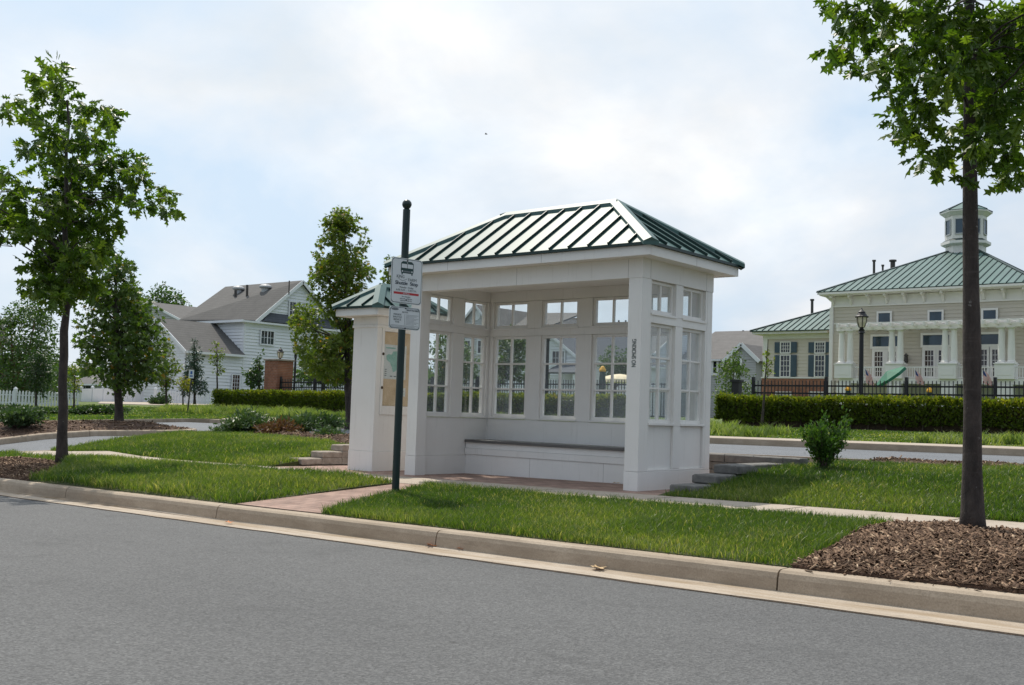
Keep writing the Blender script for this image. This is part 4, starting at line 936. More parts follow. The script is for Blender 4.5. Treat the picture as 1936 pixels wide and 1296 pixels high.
# --- the oak on the right, close to the street
b = hit(1839, 1001, .09, Gl); d = depth(b)
cl = Z([(100, 30, 55), (170, 40, 60), (110, 80, 40), (70, 300, 40), (110, 320, 50), (130, 370, 45), (200, 160, 80), (200, 280, 75), (190, 400, 45), (240, 440, 45), (330, 80, 110), (330, 220, 110), (330, 380, 90), (400, 460, 50), (480, 120, 120), (500, 280, 110), (500, 430, 80),
        (480, 590, 50), (470, 540, 40), (640, 100, 140), (640, 300, 140), (620, 480, 110), (560, 640, 85), (490, 730, 55), (540, 790, 75), (580, 870, 50), (640, 760, 110), (700, 620, 110), (800, 120, 150), (800, 300, 150), (820, 480, 110), (760, 900, 95), (650, 960, 55),
        (720, 1030, 60), (670, 1040, 40), (800, 960, 65), (870, 900, 40), (840, 780, 45), (900, 1080, 30), (960, 150, 160), (960, 330, 140), (940, 490, 75), (1000, 880, 60), (1090, 800, 90), (1060, 700, 75), (1030, 990, 55), (1100, 150, 170), (1100, 340, 150), (1100, 480, 110),
        (1150, 610, 90), (1180, 760, 100), (1200, 900, 65), (1130, 950, 45), (1160, 1080, 45), (1150, 1130, 30), (1210, 1060, 50), (1240, 1000, 40), (1250, 140, 160), (1250, 320, 140), (1250, 480, 130), (1260, 620, 95), (1270, 750, 70),
        (1400, 100, 170), (1400, 300, 150), (1400, 480, 130), (1400, 650, 110), (1380, 800, 90), (1550, 150, 160), (1560, 380, 150), (1520, 560, 110), (1680, 250, 130), (1700, 60, 150)], (1540, 0), .3087)
cl += [(1838, 110, 34), (1825, 180, 34), (1848, 225, 30), (1862, 262, 28), (1880, 190, 34), (1850, 300, 22), (1895, 290, 24), (1915, 330, 18)]
cl2 = []
for k in range(30): cl2.append((random.uniform(1600, 2080), random.uniform(-620, -20), random.uniform(40, 62)))
tree('oak_tree', 'oak with a straight dark trunk in the chip-covered mulch bed at the right', b, atd(1830, -560, d), .078, px_clusters(cl, d, .95)+px_clusters([c for c in cl2 if abs(c[0]-1830) < 250*(1+(c[1])/800)], d, 1.0), 'oak', 'oak', .125, 4200, tint=(.0, .95), flat=.42, droop=.6, jit=.012, limb=.16, limbn=7, maxlimb=34, rise=.25)
DENS = 3.2
# --- second rank
def planted(name, label, u, v, vtop, utop, rpx, rows, n, rmin, rmax, kind, mat, lsize, per, Y=None, dist=None, g=G, dz=0, **k):
    b = aty(u, v, Y) if Y is not None else (atd(u, v, dist) if dist else hit(u, v, dz, g))
    d = depth(b); return tree(name, label, b, atd(utop, vtop, d), rpx*d/FPX, env_clusters(rows, d, n, rmin, rmax), kind, mat, lsize, per, **k)
b = hit(225, 799, .27, lambda X, Y: Gr(X, Y)+.0)
planted('maple_tree', 'full dark green maple standing at the tip of the mulched island', 225, 799, 500, 218, 8.5,
        [(478, 208, 232), (500, 182, 258), (530, 172, 270), (560, 158, 294), (600, 145, 308), (640, 134, 320), (680, 134, 324), (715, 150, 300), (735, 195, 262)], 135, 13, 28, 'maple', 'maple', .155, 130, dist=depth(b), tint=(.0, .62), flat=.4, warm=.03)
planted('turning_maple_tree', 'maple with some orange leaves standing just left of the kiosk', 661, 812, 400, 650, 8,
        [(386, 638, 656), (405, 622, 674), (425, 606, 690), (450, 596, 708), (480, 588, 714), (515, 590, 716), (560, 566, 708), (600, 546, 704), (640, 542, 696), (678, 556, 694), (704, 580, 692), (722, 620, 682)], 240, 9, 20, 'maple', 'turning', .125, 270, tint=(.0, .62), flat=.4, warm=.05)
planted('turning_maple_tree', 'maple whose crown tip shows between the kiosk roof and the sign pole', 728, 812, 500, 735, 6, [(488, 730, 742), (510, 722, 752), (540, 708, 760), (590, 700, 765), (650, 700, 765), (700, 705, 765)], 40, 11, 20, 'maple', 'turning', .125, 230, Y=13.9, tint=(.0, .6), flat=.4)
planted('river_birch', 'clump of pale green birches with reddish trunks behind the left picket fence', 30, 766, 590, 40, 3.4,
        [(558, 68, 80), (575, 12, 95), (600, -5, 112), (640, -40, 118), (680, -50, 118), (720, -50, 112), (752, -30, 105)], 150, 13, 24, 'leaf', 'birchleaf', .19, 60, dist=64, tint=(.1, .8),
        trunks=[(atd(28, 766, 64), atd(20, 600, 64), .11), (atd(38, 766, 64), atd(70, 580, 64), .10), (atd(24, 766, 64), atd(-5, 620, 64), .09)], bark='redbark')
planted('garden_tree', 'bushy green mass of garden foliage behind the left picket fence', 20, 764, 690, 20, 4, [(650, -60, 60), (670, -70, 120), (700, -70, 150), (740, -70, 150), (764, -60, 150)], 120, 12, 20, 'leaf', 'birchleaf', .2, 50, dist=76, tint=(.0, .7))
planted('dark_tree', 'small dark round-headed tree in front of the left picket fence', 68, 769, 690, 68, 2.4, [(668, 50, 92), (690, 36, 104), (720, 34, 108), (742, 50, 100)], 34, 12, 20, 'leaf', 'darkleaf', .15, 110, dist=54, tint=(0, .5))
planted('sapling', 'thin sapling with rusty leaves in front of the end of the left picket fence', 139, 779, 690, 143, 2.2, [(690, 125, 155), (715, 120, 160), (736, 125, 158)], 20, 9, 15, 'leaf', 'turning', .14, 90, dist=50, tint=(.1, .9))
planted('young_maple', 'young maple with dull bronze leaves left of the leaning signpost', 315, 777, 660, 313, 2.6, [(640, 300, 322), (665, 284, 338), (700, 278, 345), (730, 288, 338), (740, 300, 330)], 40, 9, 16, 'maple', 'turning', .14, 130, dist=52, tint=(.0, .6), warm=.04)
planted('spruce_tree', 'dark narrow spruce in front of the white house', 368, 762, 645, 367, 2.5, [(640, 366, 369), (655, 360, 376), (675, 355, 382), (695, 350, 386), (715, 345, 390), (742, 338, 394)], 70, 6, 12, 'needle', 'spruceleaf', .26, 200, dist=62, tint=(.0, .7), droop=.2)
planted('sapling', 'orange-leaved shrubby sapling at the foot of the spruce', 346, 765, 715, 346, 1.6, [(712, 335, 358), (725, 330, 366), (738, 336, 362)], 14, 7, 12, 'maple', 'turning', .13, 130, dist=56, tint=(.45, 1.))
planted('sapling', 'slim straight sapling with a light crown in front of the white house wall', 411, 774, 650, 410, 2.3, [(648, 402, 410), (662, 395, 428), (690, 393, 435), (708, 400, 430), (718, 408, 420)], 26, 7, 12, 'maple', 'turning', .12, 105, dist=50, tint=(.0, .75))
planted('magnolia', 'glossy magnolia leaning against the left side of the brick pillar', 490, 748, 680, 490, 2.6, [(668, 485, 497), (690, 470, 502), (705, 458, 505), (722, 465, 507), (742, 478, 508)], 36, 7, 13, 'leaf', 'darkleaf', .22, 90, dist=56, tint=(.3, 1.))
planted('shade_tree', 'broad tree massed behind the black fence to the right of the brick pillar', 610, 760, 670, 612, 5, [(650, 590, 640), (665, 560, 690), (690, 545, 705), (722, 545, 705)], 70, 12, 20, 'maple', 'birchleaf', .2, 70, dist=56, tint=(.1, .9), warm=.04)
planted('far_tree', 'big grey-green tree rising behind the far roof', 312, 760, 560, 312, 6, [(541, 285, 325), (556, 264, 350), (575, 252, 364), (620, 252, 362)], 50, 14, 22, 'leaf', 'birchleaf', .5, 9, dist=150, tint=(.0, .6))
planted('garden_tree', 'leafy tree filling the left shelter windows', 850, 765, 650, 850, 4, [(642, 820, 880), (662, 798, 905), (700, 795, 912), (728, 795, 912)], 50, 13, 21, 'maple', 'birchleaf', .17, 95, dist=54, tint=(.1, .9))
planted('garden_tree', 'leafy tree seen through the second back window from the left', 968, 765, 640, 968, 4, [(622, 965, 998), (640, 935, 1003), (680, 925, 1008), (725, 925, 1006)], 50, 12, 20, 'maple', 'birchleaf', .17, 95, dist=52, tint=(.1, 1.))
planted('round_tree', 'round dark green tree seen through the right-hand back window', 1163, 765, 680, 1163, 4, [(656, 1148, 1182), (672, 1132, 1196), (700, 1128, 1204), (716, 1135, 1200)], 36, 11, 18, 'leaf', 'birchleaf', .2, 60, dist=80, tint=(.0, .7))
planted('garden_tree', 'light green small tree behind the black fence, right of the shelter', 1385, 760, 690, 1388, 1.4, [(660, 1378, 1398), (676, 1366, 1410), (695, 1352, 1425), (722, 1346, 1432), (752, 1346, 1432)], 60, 9, 15, 'leaf', 'birchleaf', .13, 130, dist=46, tint=(.4, 1.))
planted('sapling', 'slender sapling with a bare leader tip in the ground cover before the right hedge', 1441, 797, 642, 1452, 2.6, [(660, 1448, 1458), (672, 1442, 1464), (692, 1440, 1467), (706, 1441, 1465), (714, 1446, 1458)], 22, 6, 9, 'maple', 'turning', .085, 260, Y=17.2, tint=(.1, .8), maxlimb=14)
# --- the woods closing the horizon
n = 16000; s_ = RNG.random(n); ang = np.radians(-18+118*s_); rr = 165+22*RNG.random(n); P = np.stack([-20-rr*np.sin(ang), 10+rr*np.cos(ang)*.95, np.zeros(n)], 1)
top = 4.2+3.2*vnoise(np.stack([s_*330, s_*0], 1), 7., 4)+1.6*vnoise(np.stack([s_*330, s_*0], 1), 2.5, 9)
P[:, 2] = .6+top*RNG.random(n)**.75
tag(leaves('far_wood', 'birchleaf', 'leaf', P, RNG.normal(size=(n, 3))+np.array([0, 0, .3]), .9+.9*RNG.random(n), np.clip(.1+.5*RNG.random(n)+.2*vnoise(P[:, :2], 9., 3), 0, 1), None, .3), kind='stuff')
# ================================================================ hedges
def hedge(name, label, x0, x1, y0, y1, h, n, g=G, size=.105):
    t = thing(name, label, 'hedge', ((x0+x1)/2, (y0+y1)/2, g((x0+x1)/2, y0))); m = MB(); k = max(4, int((x1-x0)/.6))
    xs = np.linspace(x0+.14, x1-.14, k)
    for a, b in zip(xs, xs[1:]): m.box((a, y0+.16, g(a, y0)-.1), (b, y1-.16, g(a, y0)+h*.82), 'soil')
    for a in np.arange(x0+.2, x1, .5):
        for yy in (y0+.12, y1-.12): m.tube([(a, yy, g(a, y0)-.05), (a+.05, yy-.06, g(a, y0)+.35)], [.02, .012], 5, 'bark2', cap=False)
    m.build('stems', t)
    # most leaves near the clipped surface
    side = RNG.random(n); P = np.stack([x0+(x1-x0)*RNG.random(n), y0+(y1-y0)*RNG.random(n), RNG.random(n)], 1)
    bulge = .10*vnoise(np.stack([P[:, 0], P[:, 2]*2], 1), .7, 5)
    f = side < .45; P[f, 1] = y0+.22*RNG.random(f.sum())**1.6-bulge[f]
    tp = (side >= .45) & (side < .83); P[tp, 2] = 1-.16*RNG.random(tp.sum())**1.6
    bk = side >= .94; P[bk, 1] = y1-.2*RNG.random(bk.sum())
    en = (side >= .83) & (side < .94); P[en, 0] = np.where(RNG.random(en.sum()) < .5, x0+.2*RNG.random(en.sum()), x1-.2*RNG.random(en.sum()))
    low = .10+.10*vnoise(P[:, :2], .5, 8); keep = P[:, 2] > low; P = P[keep]
    hh = h*(.90+.16*vnoise(P[:, :2], .7, 3)+.09*RNG.random(len(P))); rel = P[:, 2].copy()
    P[:, 2] = np.array([g(x, y0) for x in P[:, 0]])+rel*hh
    nrm = np.stack([RNG.normal(size=len(P))*.5, -.6+RNG.normal(size=len(P))*.5, .4+.5*RNG.random(len(P))], 1)
    warm = vnoise(P[:, :2], 1.7, 12)
    tt = np.clip(.1+.38*RNG.random(len(P))+.34*(rel > .84)*RNG.random(len(P))+.28*(warm-.35)*(rel > .5), 0, 1)
    leaves('foliage', 'hedgeleaf', 'leaf', P, nrm, size*(.7+.6*RNG.random(len(P))), tt, t, .35); return t
hedge('clipped_hedge', 'clipped yellow-topped hedge before the black fence, starting by the brick pillar', -35.2, -13.3, 18.6, 20.0, .80, 30000)
hedge('clipped_hedge', 'long clipped hedge with yellowing top along the fence, right of the shelter', -9.15, 14, 18.6, 20.0, .84, 42000)
# ================================================================ shrubs
def shrub(name, label, base, w, h, n, kind, mat, size, tint=(.1, .9), lean=0, group=None, stems=9, up=.5, shape='dome', bark='bark2', jw=.11):
    base = np.array(base, float); t = thing(name, label, 'shrub', base, group); m = MB(); tips = []
    for _ in range(stems):
        a = RNG.random()*2*math.pi; r = w/2*RNG.random()**.5; q = base+np.array((math.cos(a)*r, math.sin(a)*r, h*(1-.55*(r/(w/2))**2 if shape == 'dome' else .65+.35*RNG.random())*(.6+.4*RNG.random()))); tips.append(q)
        m.tube([base-EZ*.05, base+(q-base)*.5+np.array((0, 0, -.02)), q], [.014, .010, .004], 5, bark, cap=False)
    m.build('stem', t); P = []; Yd = []; TT = []
    k = max(1, n//stems)
    for q in tips:
        f = .25+.8*RNG.random(k)**.7; c = base+(q-base)*f[:, None]+RNG.normal(size=(k, 3))*np.array((w*jw, w*jw, h*.09)); c[:, 2] = np.maximum(c[:, 2], base[2]+.02)
        P.append(c); Yd.append((q-base)[None]*up/np.linalg.norm(q-base)+RNG.normal(size=(k, 3))*.5); c0 = RNG.random()*.3; TT.append(np.clip(tint[0]+(tint[1]-tint[0])*(c0+.7*RNG.random(k)), 0, 1))
    P = np.concatenate(P); leaves('foliage', mat, kind, P, np.concatenate(Yd), size*(.6+.8*RNG.random(len(P))), np.concatenate(TT), t, .3); return t
zr = lambda x, y: MOUNDS[2][1](x, y)
p = hit(1557, 883, .05); shrub('evergreen_shrub', 'vase-shaped bright green evergreen shrub at the edge of the right mulch bed', (p[0], p[1], G(p[0], p[1])+.03), .60, .64, 4600, 'leaf', 'brightyew', .042, (.05, .95), stems=24, up=1.3, jw=.045, shape='vase')
def gs(u, v, w, h, n, kind, mat, size, label, tint=(.1, .9), name='juniper_shrub', g=None, dist=None, **k):
    p = atd(u, v, dist) if dist else hit(u, v, .06); return shrub(name, label, p, w, h, n, kind, mat, size, tint, **k)
gs(466, 820, 1.0, .50, 3000, 'needle', 'yew', .13, 'spreading grey-green juniper, leftmost and tallest in the mulch left of the kiosk', stems=30, dist=25)
gs(433, 824, .6, .30, 1200, 'needle', 'yew', .12, 'low juniper clump at the left end of the mulch bed', stems=16, dist=25)
gs(546, 816, .75, .34, 1600, 'needle', 'yew', .12, 'middling juniper in the mulch bed behind the russet bush', stems=18, dist=25)
gs(575, 816, .8, .38, 1800, 'needle', 'yew', .12, 'grey juniper with upright tips next to the darkest juniper', stems=20, dist=25)
gs(612, 815, .75, .38, 2000, 'needle', 'yew', .12, 'darkest dense juniper at the right end of the group', (.0, .4), stems=20, dist=24.5)
gs(624, 831, .5, .26, 1100, 'needle', 'yew', .10, 'small low juniper just above the block steps', stems=14, dist=22)
gs(525, 827, .85, .36, 1500, 'needle', 'deadshrub', .12, 'dried russet bush in the mulch between the junipers', stems=22, name='dried_bush', dist=24)
p = hit(35, 806, .3, Gr); shrub('boxed_shrub', 'square clipped dark shrub on the mulched island at the far left', p, .95, .42, 3500, 'leaf', 'yew', .09, (.0, .8), stems=34, shape='vase')
for i, (u, v, w, h, lab) in enumerate(((92, 782, 1.5, .5, 'low dark shrub by the trunk of the left oak, in front of the picket fence'), (25, 776, 1.7, .45, 'low dark shrub at the far left in front of the picket fence'), (152, 783, 1.0, .45, 'small low shrub right of the left oak trunk'),
        (178, 781, 1.6, .55, 'dark low shrub left of the island maple trunk'), (206, 781, 1.5, .6, 'dark low shrub touching the island maple trunk'))):
    gs(u, v, w, h*.55, 900, 'leaf', 'darkleaf', .11, lab, (.2, .9), name='low_shrub', dist=45, stems=16)
gs(303, 768, 1.2, .75, 900, 'leaf', 'darkleaf', .13, 'dark bush against the white corner of the house fence', (.2, .9), name='low_shrub', dist=62, stems=14)
for i, (u, v, w, h, lab) in enumerate(((1172, 790, 1.8, .5, 'white-flowered low plants seen through the right-hand back window'),)):
    gs(u, v, w, h, 700, 'leaf', 'darkleaf', .1, lab, (.3, .9), name='low_shrub', dist=38, stems=16)
# ================================================================ fences
def picket_fence(name, label, A, B, h, mat, pitch, pw, pd, posts, postw, rails, g=G, proud=.08, pt=True, group=None, cap=False, zoff=0, gap=.08, cat='fence'):
    A, B = np.array(A, float), np.array(B, float); Ld = np.linalg.norm(B-A); ud = (B-A)/Ld; nd = np.array((ud[1], -ud[0]))
    zz = lambda s: g(*(A+ud*s))+zoff
    t = thing(name, label, cat, (*(A+B)/2, zz(Ld/2)), group)
    m = MB(); n = int(Ld/pitch)
    for i in range(n):
        s = (i+.5)*pitch; p = A+ud*s; z = zz(s); a = np.array((*(p-ud*pw/2-nd*pd/2), 0)); 
        m.obox((p[0], p[1], z), (*ud, 0), (*nd, 0), -pw/2, pw/2, gap, h-(pw*.8 if pt else 0), -pd/2, pd/2, mat)
        if pt:
            O = np.array((p[0], p[1], z+h-pw*.8)); U = np.array((*ud, 0)); N = np.array((*nd, 0))
            vs = [O+U*a_+N*b_ for a_ in (-pw/2, pw/2) for b_ in (-pd/2, pd/2)]+[O+EZ*pw*.8+N*b_ for b_ in (-pd/2, pd/2)]
            m.add(vs, [(0, 1, 5, 4), (2, 4, 5, 3), (0, 4, 2), (1, 3, 5)], mat)
    m.build('picket_panel', t)
    for r in rails:
        m = MB(); k = max(1, int(Ld/3))
        for i in range(k):
            s0, s1 = Ld*i/k, Ld*(i+1)/k; p, q = A+ud*s0, A+ud*s1
            m.bar((*(p-nd*(pd/2+.016)), zz(s0)+r), (*(q-nd*(pd/2+.016)), zz(s1)+r), .028, .05, mat)
        m.build('rail', t)
    ps = list(np.arange(0, Ld+.01, posts)) if not isinstance(posts, (list, tuple)) else posts
    for s in ps[:100]:
        p = A+ud*s; z = zz(s); m = MB(); e = pd/2+.036
        m.obox((p[0], p[1], z), (*ud, 0), (*nd, 0), -postw/2, postw/2, -.1, h+proud, -e-postw/2, postw/2-e*.2, mat)
        if cap: m.lathe((p[0]-nd[0]*e*.6, p[1]-nd[1]*e*.6, z+h+proud), [(postw*.85, 0), (postw*.85, .03), (.01, .13)], 4, mat, math.pi/4+math.atan2(ud[1], ud[0]))
        m.build('post', t)
    return t
fh = 1.42
picket_fence('iron_fence', 'black iron picket fence behind the hedge at the right, before the clubhouse', (-8.8, 20.35), (13.2, 20.35), fh, 'black', .115, .022, .022, 2.42, .075, (fh-.17, fh-.40, .18), pt=True, proud=.10)
picket_fence('iron_fence', 'black iron picket fence behind the left hedge, right of the brick pillar', (-32.6, 20.35), (-13.2, 20.35), fh, 'black', .115, .024, .022, 2.42, .075, (fh-.17, fh-.40, .18), proud=.10)
gt = thing('gate_post', 'square black gate post at the gap beside the shelter', 'gate post', (-9.25, 20.2, G(-9, 20))); m = MB(); z = G(-9, 20)
m.box((-9.42, 20.1, z-.1), (-9.18, 20.34, z+1.35), 'black'); m.build('shaft', gt); m = MB(); m.box((-9.46, 20.06, z+1.352), (-9.14, 20.38, z+1.42), 'black'); m.build('cap', gt)
g0 = thing('iron_gate', 'half-open black iron gate seen through the right-hand shelter window', 'gate', (-12.9, 20.35, G(-12.9, 20)))
m = MB()
for i in range(15): m.box((-13.08+.11*i, 20.34, z+.12), (-13.058+.11*i, 20.362, z+1.3), 'black')
m.build('bars', g0); m = MB()
for zz in (.14, 1.0, 1.24): m.box((-13.1, 20.325, z+zz), (-11.48, 20.339, z+zz+.04), 'black')
m.build('rail', g0)
# far white fences
a = atd(-60, 770, 55.5); b_ = atd(150, 769, 55.5)
picket_fence('picket_fence', 'white picket fence at the far left under the birches', a[:2], b_[:2], .84, 'house_white', .17, .10, .03, 2.4, .14, (.2, .6), g=lambda x, y: lerp(a[2], b_[2], .5), cap=True, proud=.06)
a2 = atd(292, 768, 66); b2 = atd(426, 764, 66)
picket_fence('picket_fence', 'white picket fence in front of the white house, left of the hedge', a2[:2], b2[:2], .86, 'house_white', .17, .09, .03, 2.1, .14, (.2, .6), g=lambda x, y: lerp(a2[2], b2[2], .5), cap=True, proud=.06)
c0 = atd(152, 768, 68); c1 = atd(268, 763, 76); A, B = c0, c1
vf = thing('vinyl_fence', 'solid white panel fence with capped posts, behind the island maple', 'fence', (c0+c1)/2); Ld = np.linalg.norm((c1-c0)[:2]); ud = (c1-c0)/np.linalg.norm(c1-c0); nd = np.array((ud[1], -ud[0], 0)); n = 6
m = MB()
for i in range(40): m.obox(c0+ud*(Ld*i/40), ud, nd, .004, Ld/40-.004, .05, 1.02, -.02, .02, 'house_white')
m.build('panel', vf); m = MB(); m.obox(c0, ud, nd, 0, Ld, 1.02, 1.10, -.03, .03, 'house_white'); m.build('rail', vf)
for i in range(n+1):
    m = MB(); q = c0+ud*(Ld*i/n); m.obox(q, ud, nd, -.07, .07, -.1, 1.16, -.07, .07, 'house_white'); m.lathe((q[0], q[1], q[2]+1.16), [(.13, 0), (.13, .04), (.01, .14)], 4, 'house_white', .6); m.build('post', vf)
# ================================================================ lamps, pillar, signs
def lantern(m, g, top, s=1., arm=True):
    """acorn-type lantern on an open cage; top = base point of the lantern"""
    x, y, z = top
    m.lathe((x, y, z), [(.07*s, 0), (.09*s, .03*s), (.06*s, .06*s), (.10*s, .09*s)], 10, 'black')
    g.lathe((x, y, z+.09*s), [(.10*s, 0), (.165*s, .18*s), (.185*s, .34*s), (.185*s, .36*s)], 10, 'lampglass')
    for k in range(6):
        a = math.pi*2*k/6; c, d = math.cos(a), math.sin(a); m.tube([(x+c*.105*s, y+d*.105*s, z+.09*s), (x+c*.172*s, y+d*.172*s, z+.27*s), (x+c*.195*s, y+d*.195*s, z+.46*s)], .013*s, 5, 'black')
    m.lathe((x, y, z+.45*s), [(.24*s, 0), (.245*s, .03*s), (.19*s, .07*s), (.13*s, .16*s), (.12*s, .18*s), (.14*s, .19*s), (.06*s, .25*s), (.02*s, .29*s), (.018*s, .34*s)], 12, 'black')
def lamp_post(label, u, vb, Y=None, vl=None, ub=None, dist=None, s=1., r=.055):
    top = aty(u, vl, Y) if Y else atd(u, vl, dist); zg = G(top[0], top[1]); t = thing('street_lamp', label, 'street lamp', (top[0], top[1], zg), 'black lantern lamps')
    m = MB(); x, y = top[0], top[1]
    m.lathe((x, y, zg), [(.16, -.1), (.16, .25), (.11, .32), (.10, .5), (r*1.15, .6), (r, .7), (r*.85, top[2]-zg-.12), (r*1.5, top[2]-zg-.10), (r*1.1, top[2]-zg-.05), (r*1.3, top[2]-zg)], 14, 'black'); m.build('post', t)
    m = MB(); g = MB(); lantern(m, g, top, s); lt = m.build('lantern', t); g.build('glass', lt); return t
lamp_post('black lantern lamp post standing behind the fence in front of the clubhouse porch', 1629, 755, 21.5, 624, s=.86, r=.075)
lamp_post('black lamp post half hidden by the turning maple, right of the brick pillar', 559, 740, 22.5, 672, s=.8, r=.06)
lamp_post('black lamp post seen through the middle back window of the shelter', 1036, 740, 26, 640, s=.8, r=.085)
p = aty(524, 770, 20.6); zg = G(p[0], p[1]); pw = .92
bp = thing('brick_pillar', 'red brick gate pillar with a stone cap at the left end of the black fence', 'pillar', (p[0], p[1], zg)); zt = aty(524, 680, 20.6)[2]
m = MB(); m.box((p[0]-pw/2, p[1]-pw/2, zg-.2), (p[0]+pw/2, p[1]+pw/2, zt-.08), 'pillarbrick'); m.build('shaft', bp)
m = MB(); m.box((p[0]-pw/2-.06, p[1]-pw/2-.06, zt-.078), (p[0]+pw/2+.06, p[1]+pw/2+.06, zt), 'stone'); m.build('cap', bp, bevel=.01)
tl = thing('pillar_lantern', 'small black lantern sitting on top of the brick pillar', 'lantern', (p[0]+.05, p[1], zt)); m = MB(); g = MB(); lantern(m, g, (p[0]+.05, p[1], zt+.001), .72); lt = m.build('cage', tl); g.build('glass', lt)
b = atd(354, 781, 46); tp = atd(364, 698, 46); sp = thing('leaning_sign', 'small white sign with a blue mark on a leaning thin post before the spruce', 'sign', b)
m = MB(); m.tube([b-EZ*.1, tp], .035, 8, 'gunmetal'); m.build('post', sp)
q = atd(362, 707, 45.9); m = MB(); m.obox(q, Rv, -Fv*np.array((1, 1, 0)), -.11, .11, -.20, .17, 0, .012, 'sign'); s_ = m.build('plate', sp); m = MB(); m.obox(q, Rv, -Fv*np.array((1, 1, 0)), -.045, .045, -.02, .11, .0122, .014, 'blue'); m.obox(q, Rv, -Fv*np.array((1, 1, 0)), -.065, .065, -.13, -.07, .0122, .014, 'blue'); m.build('symbol', s_)
# ================================================================ building kit
def siding(m, O, ud, nd, u0, u1, z0, z1, mat, e=.2, left=None, right=None, lap=.065):
    """lapped boards; left/right: functions z -> u limits for gables"""
    O, ud, nd = map(lambda q: np.array(q, float), (O, ud, nd)); z = z0
    while z < z1-1e-4:
        zt = min(z+e, z1); a0 = left(z) if left else u0; b0 = right(z) if right else u1; a1 = left(zt) if left else u0; b1 = right(zt) if right else u1
        if b0-a0 > .02:
            P = lambda u, z_, d: O+ud*u+EZ*z_+nd*d
            m.add([P(a0, z, lap), P(b0, z, lap), P(max(b1, a1+.001), zt, .004), P(a1, zt, .004), P(a0, z, 0), P(b0, z, 0)], [(0, 1, 2, 3), (4, 5, 1, 0)], mat)
        z = zt
    return m
def window(parent, O, ud, nd, u0, u1, z0, z1, pane='pane', frame='trim', cols=2, rows=2, fw=.09, d=.09, mun=.03, double=False, name='window'):
    m = MB(); B = lambda a, b, c, e, q, r, mt: m.obox(O, ud, nd, a, b, c, e, q, r, mt)
    B(u0-fw, u0, z0-fw, z1+fw, d, d+.06, frame); B(u1, u1+fw, z0-fw, z1+fw, d, d+.06, frame); B(u0, u1, z1, z1+fw, d, d+.058, frame); B(u0, u1, z0-fw*1.2, z0, d, d+.07, frame)
    if double: c = (u0+u1)/2; B(c-fw*.4, c+fw*.4, z0, z1, d, d+.055, frame)
    for i in range(1, cols): x = lerp(u0, u1, i/cols); B(x-mun/2, x+mun/2, z0, z1, d+.012, d+.034, frame)
    for i in range(1, rows): x = lerp(z0, z1, i/rows); B(u0, u1, x-mun/2, x+mun/2, d+.013, d+.036 if rows > 2 else d+.04, frame)
    w = m.build(name, parent); g = MB(); g.obox(O, ud, nd, u0-.005, u1+.005, z0-.005, z1+.005, d-.012, d+.01, pane); g.build('pane', w); return w
# ================================================================ clubhouse
YW, YP, YG = 58., 55.4, 59.2
def cx(u, v, Y=YW): p = aty(u, v, Y); return p[0]
def cz(u, v, Y=YW): p = aty(u, v, Y); return p[2]
ch = thing('clubhouse', 'tan clubhouse with green metal hip roof, cupola and colonnaded porch behind the iron fence', 'clubhouse', (cx(1760, 700), YW, 1.))
XA = cx(1572, 640); XC = cx(1824, 500, 66.); XB = 2*XC-XA; O = (0, YW, 0)
zf0 = cz(1572, 580); ze = cz(1572, 552.5, 57.2)
m = MB(); siding(m, O, EX, -EY, XA, XB, .3, zf0, 'tan', .24, lap=.035)
m.box((XA, YW+.02, .3), (XB, YW+16, ze-.1), 'tan'); m.build('wall', ch)
m = MB(); m.obox(O, EX, -EY, XA-.02, XB+.02, zf0, ze-.25, .005, .06, 'trim'); m.obox(O, EX, -EY, XA-.02, XB+.02, zf0-.08, zf0+.04, .061, .10, 'trim')
m.obox(O, EX, -EY, XA-.12, XA+.16, .3, zf0-.081, .023, .10, 'trim'); m.build('frieze', ch)
ov = XA-cx(1552, 552, 57.2)+.0
ov = .55; YE = YW-.8
m = MB(); m.box((XA-ov, YE, ze-.22), (XB+ov, YW+16.8, ze-.02), 'trim'); m.box((XA-ov-.1, YE-.12, ze-.16), (XB+ov+.1, YE, ze), 'trim'); m.build('eave', ch)
for x in [XA+.15]+[cx(u, 580) for u in (1611, 1645, 1678, 1713, 1748, 1785, 1861, 1900)]+[cx(u, 580) for u in (1940, 1980, 2020)]:
    m = MB(); pr_ = [(0, zf0+.05), (-.10, zf0+.05), (-.16, ze-.75), (-.30, ze-.50), (-.62, ze-.36), (-.62, ze-.225), (0, ze-.225)]
    vs = [(x+s_, YW-.061+y, z) for s_ in (-.07, .07) for y, z in pr_]; k = len(pr_); m.add(vs, [tuple(range(k)), tuple(range(2*k-1, k-1, -1))]+[(i, (i+1) % k, k+(i+1) % k, k+i) for i in range(k)], 'trim'); m.build('bracket', ch)
za = cz(1824, 468, 66.)
hip_roof(ch, XA-ov-.1, XB+ov+.1, YE-.12, YW+17, ze+.04, za, XC-.5, XC+.5, 66.2, 66.2, 'roofgreen_far', .46, .05, .035, .14, edge=.06, cap_mat='seam')
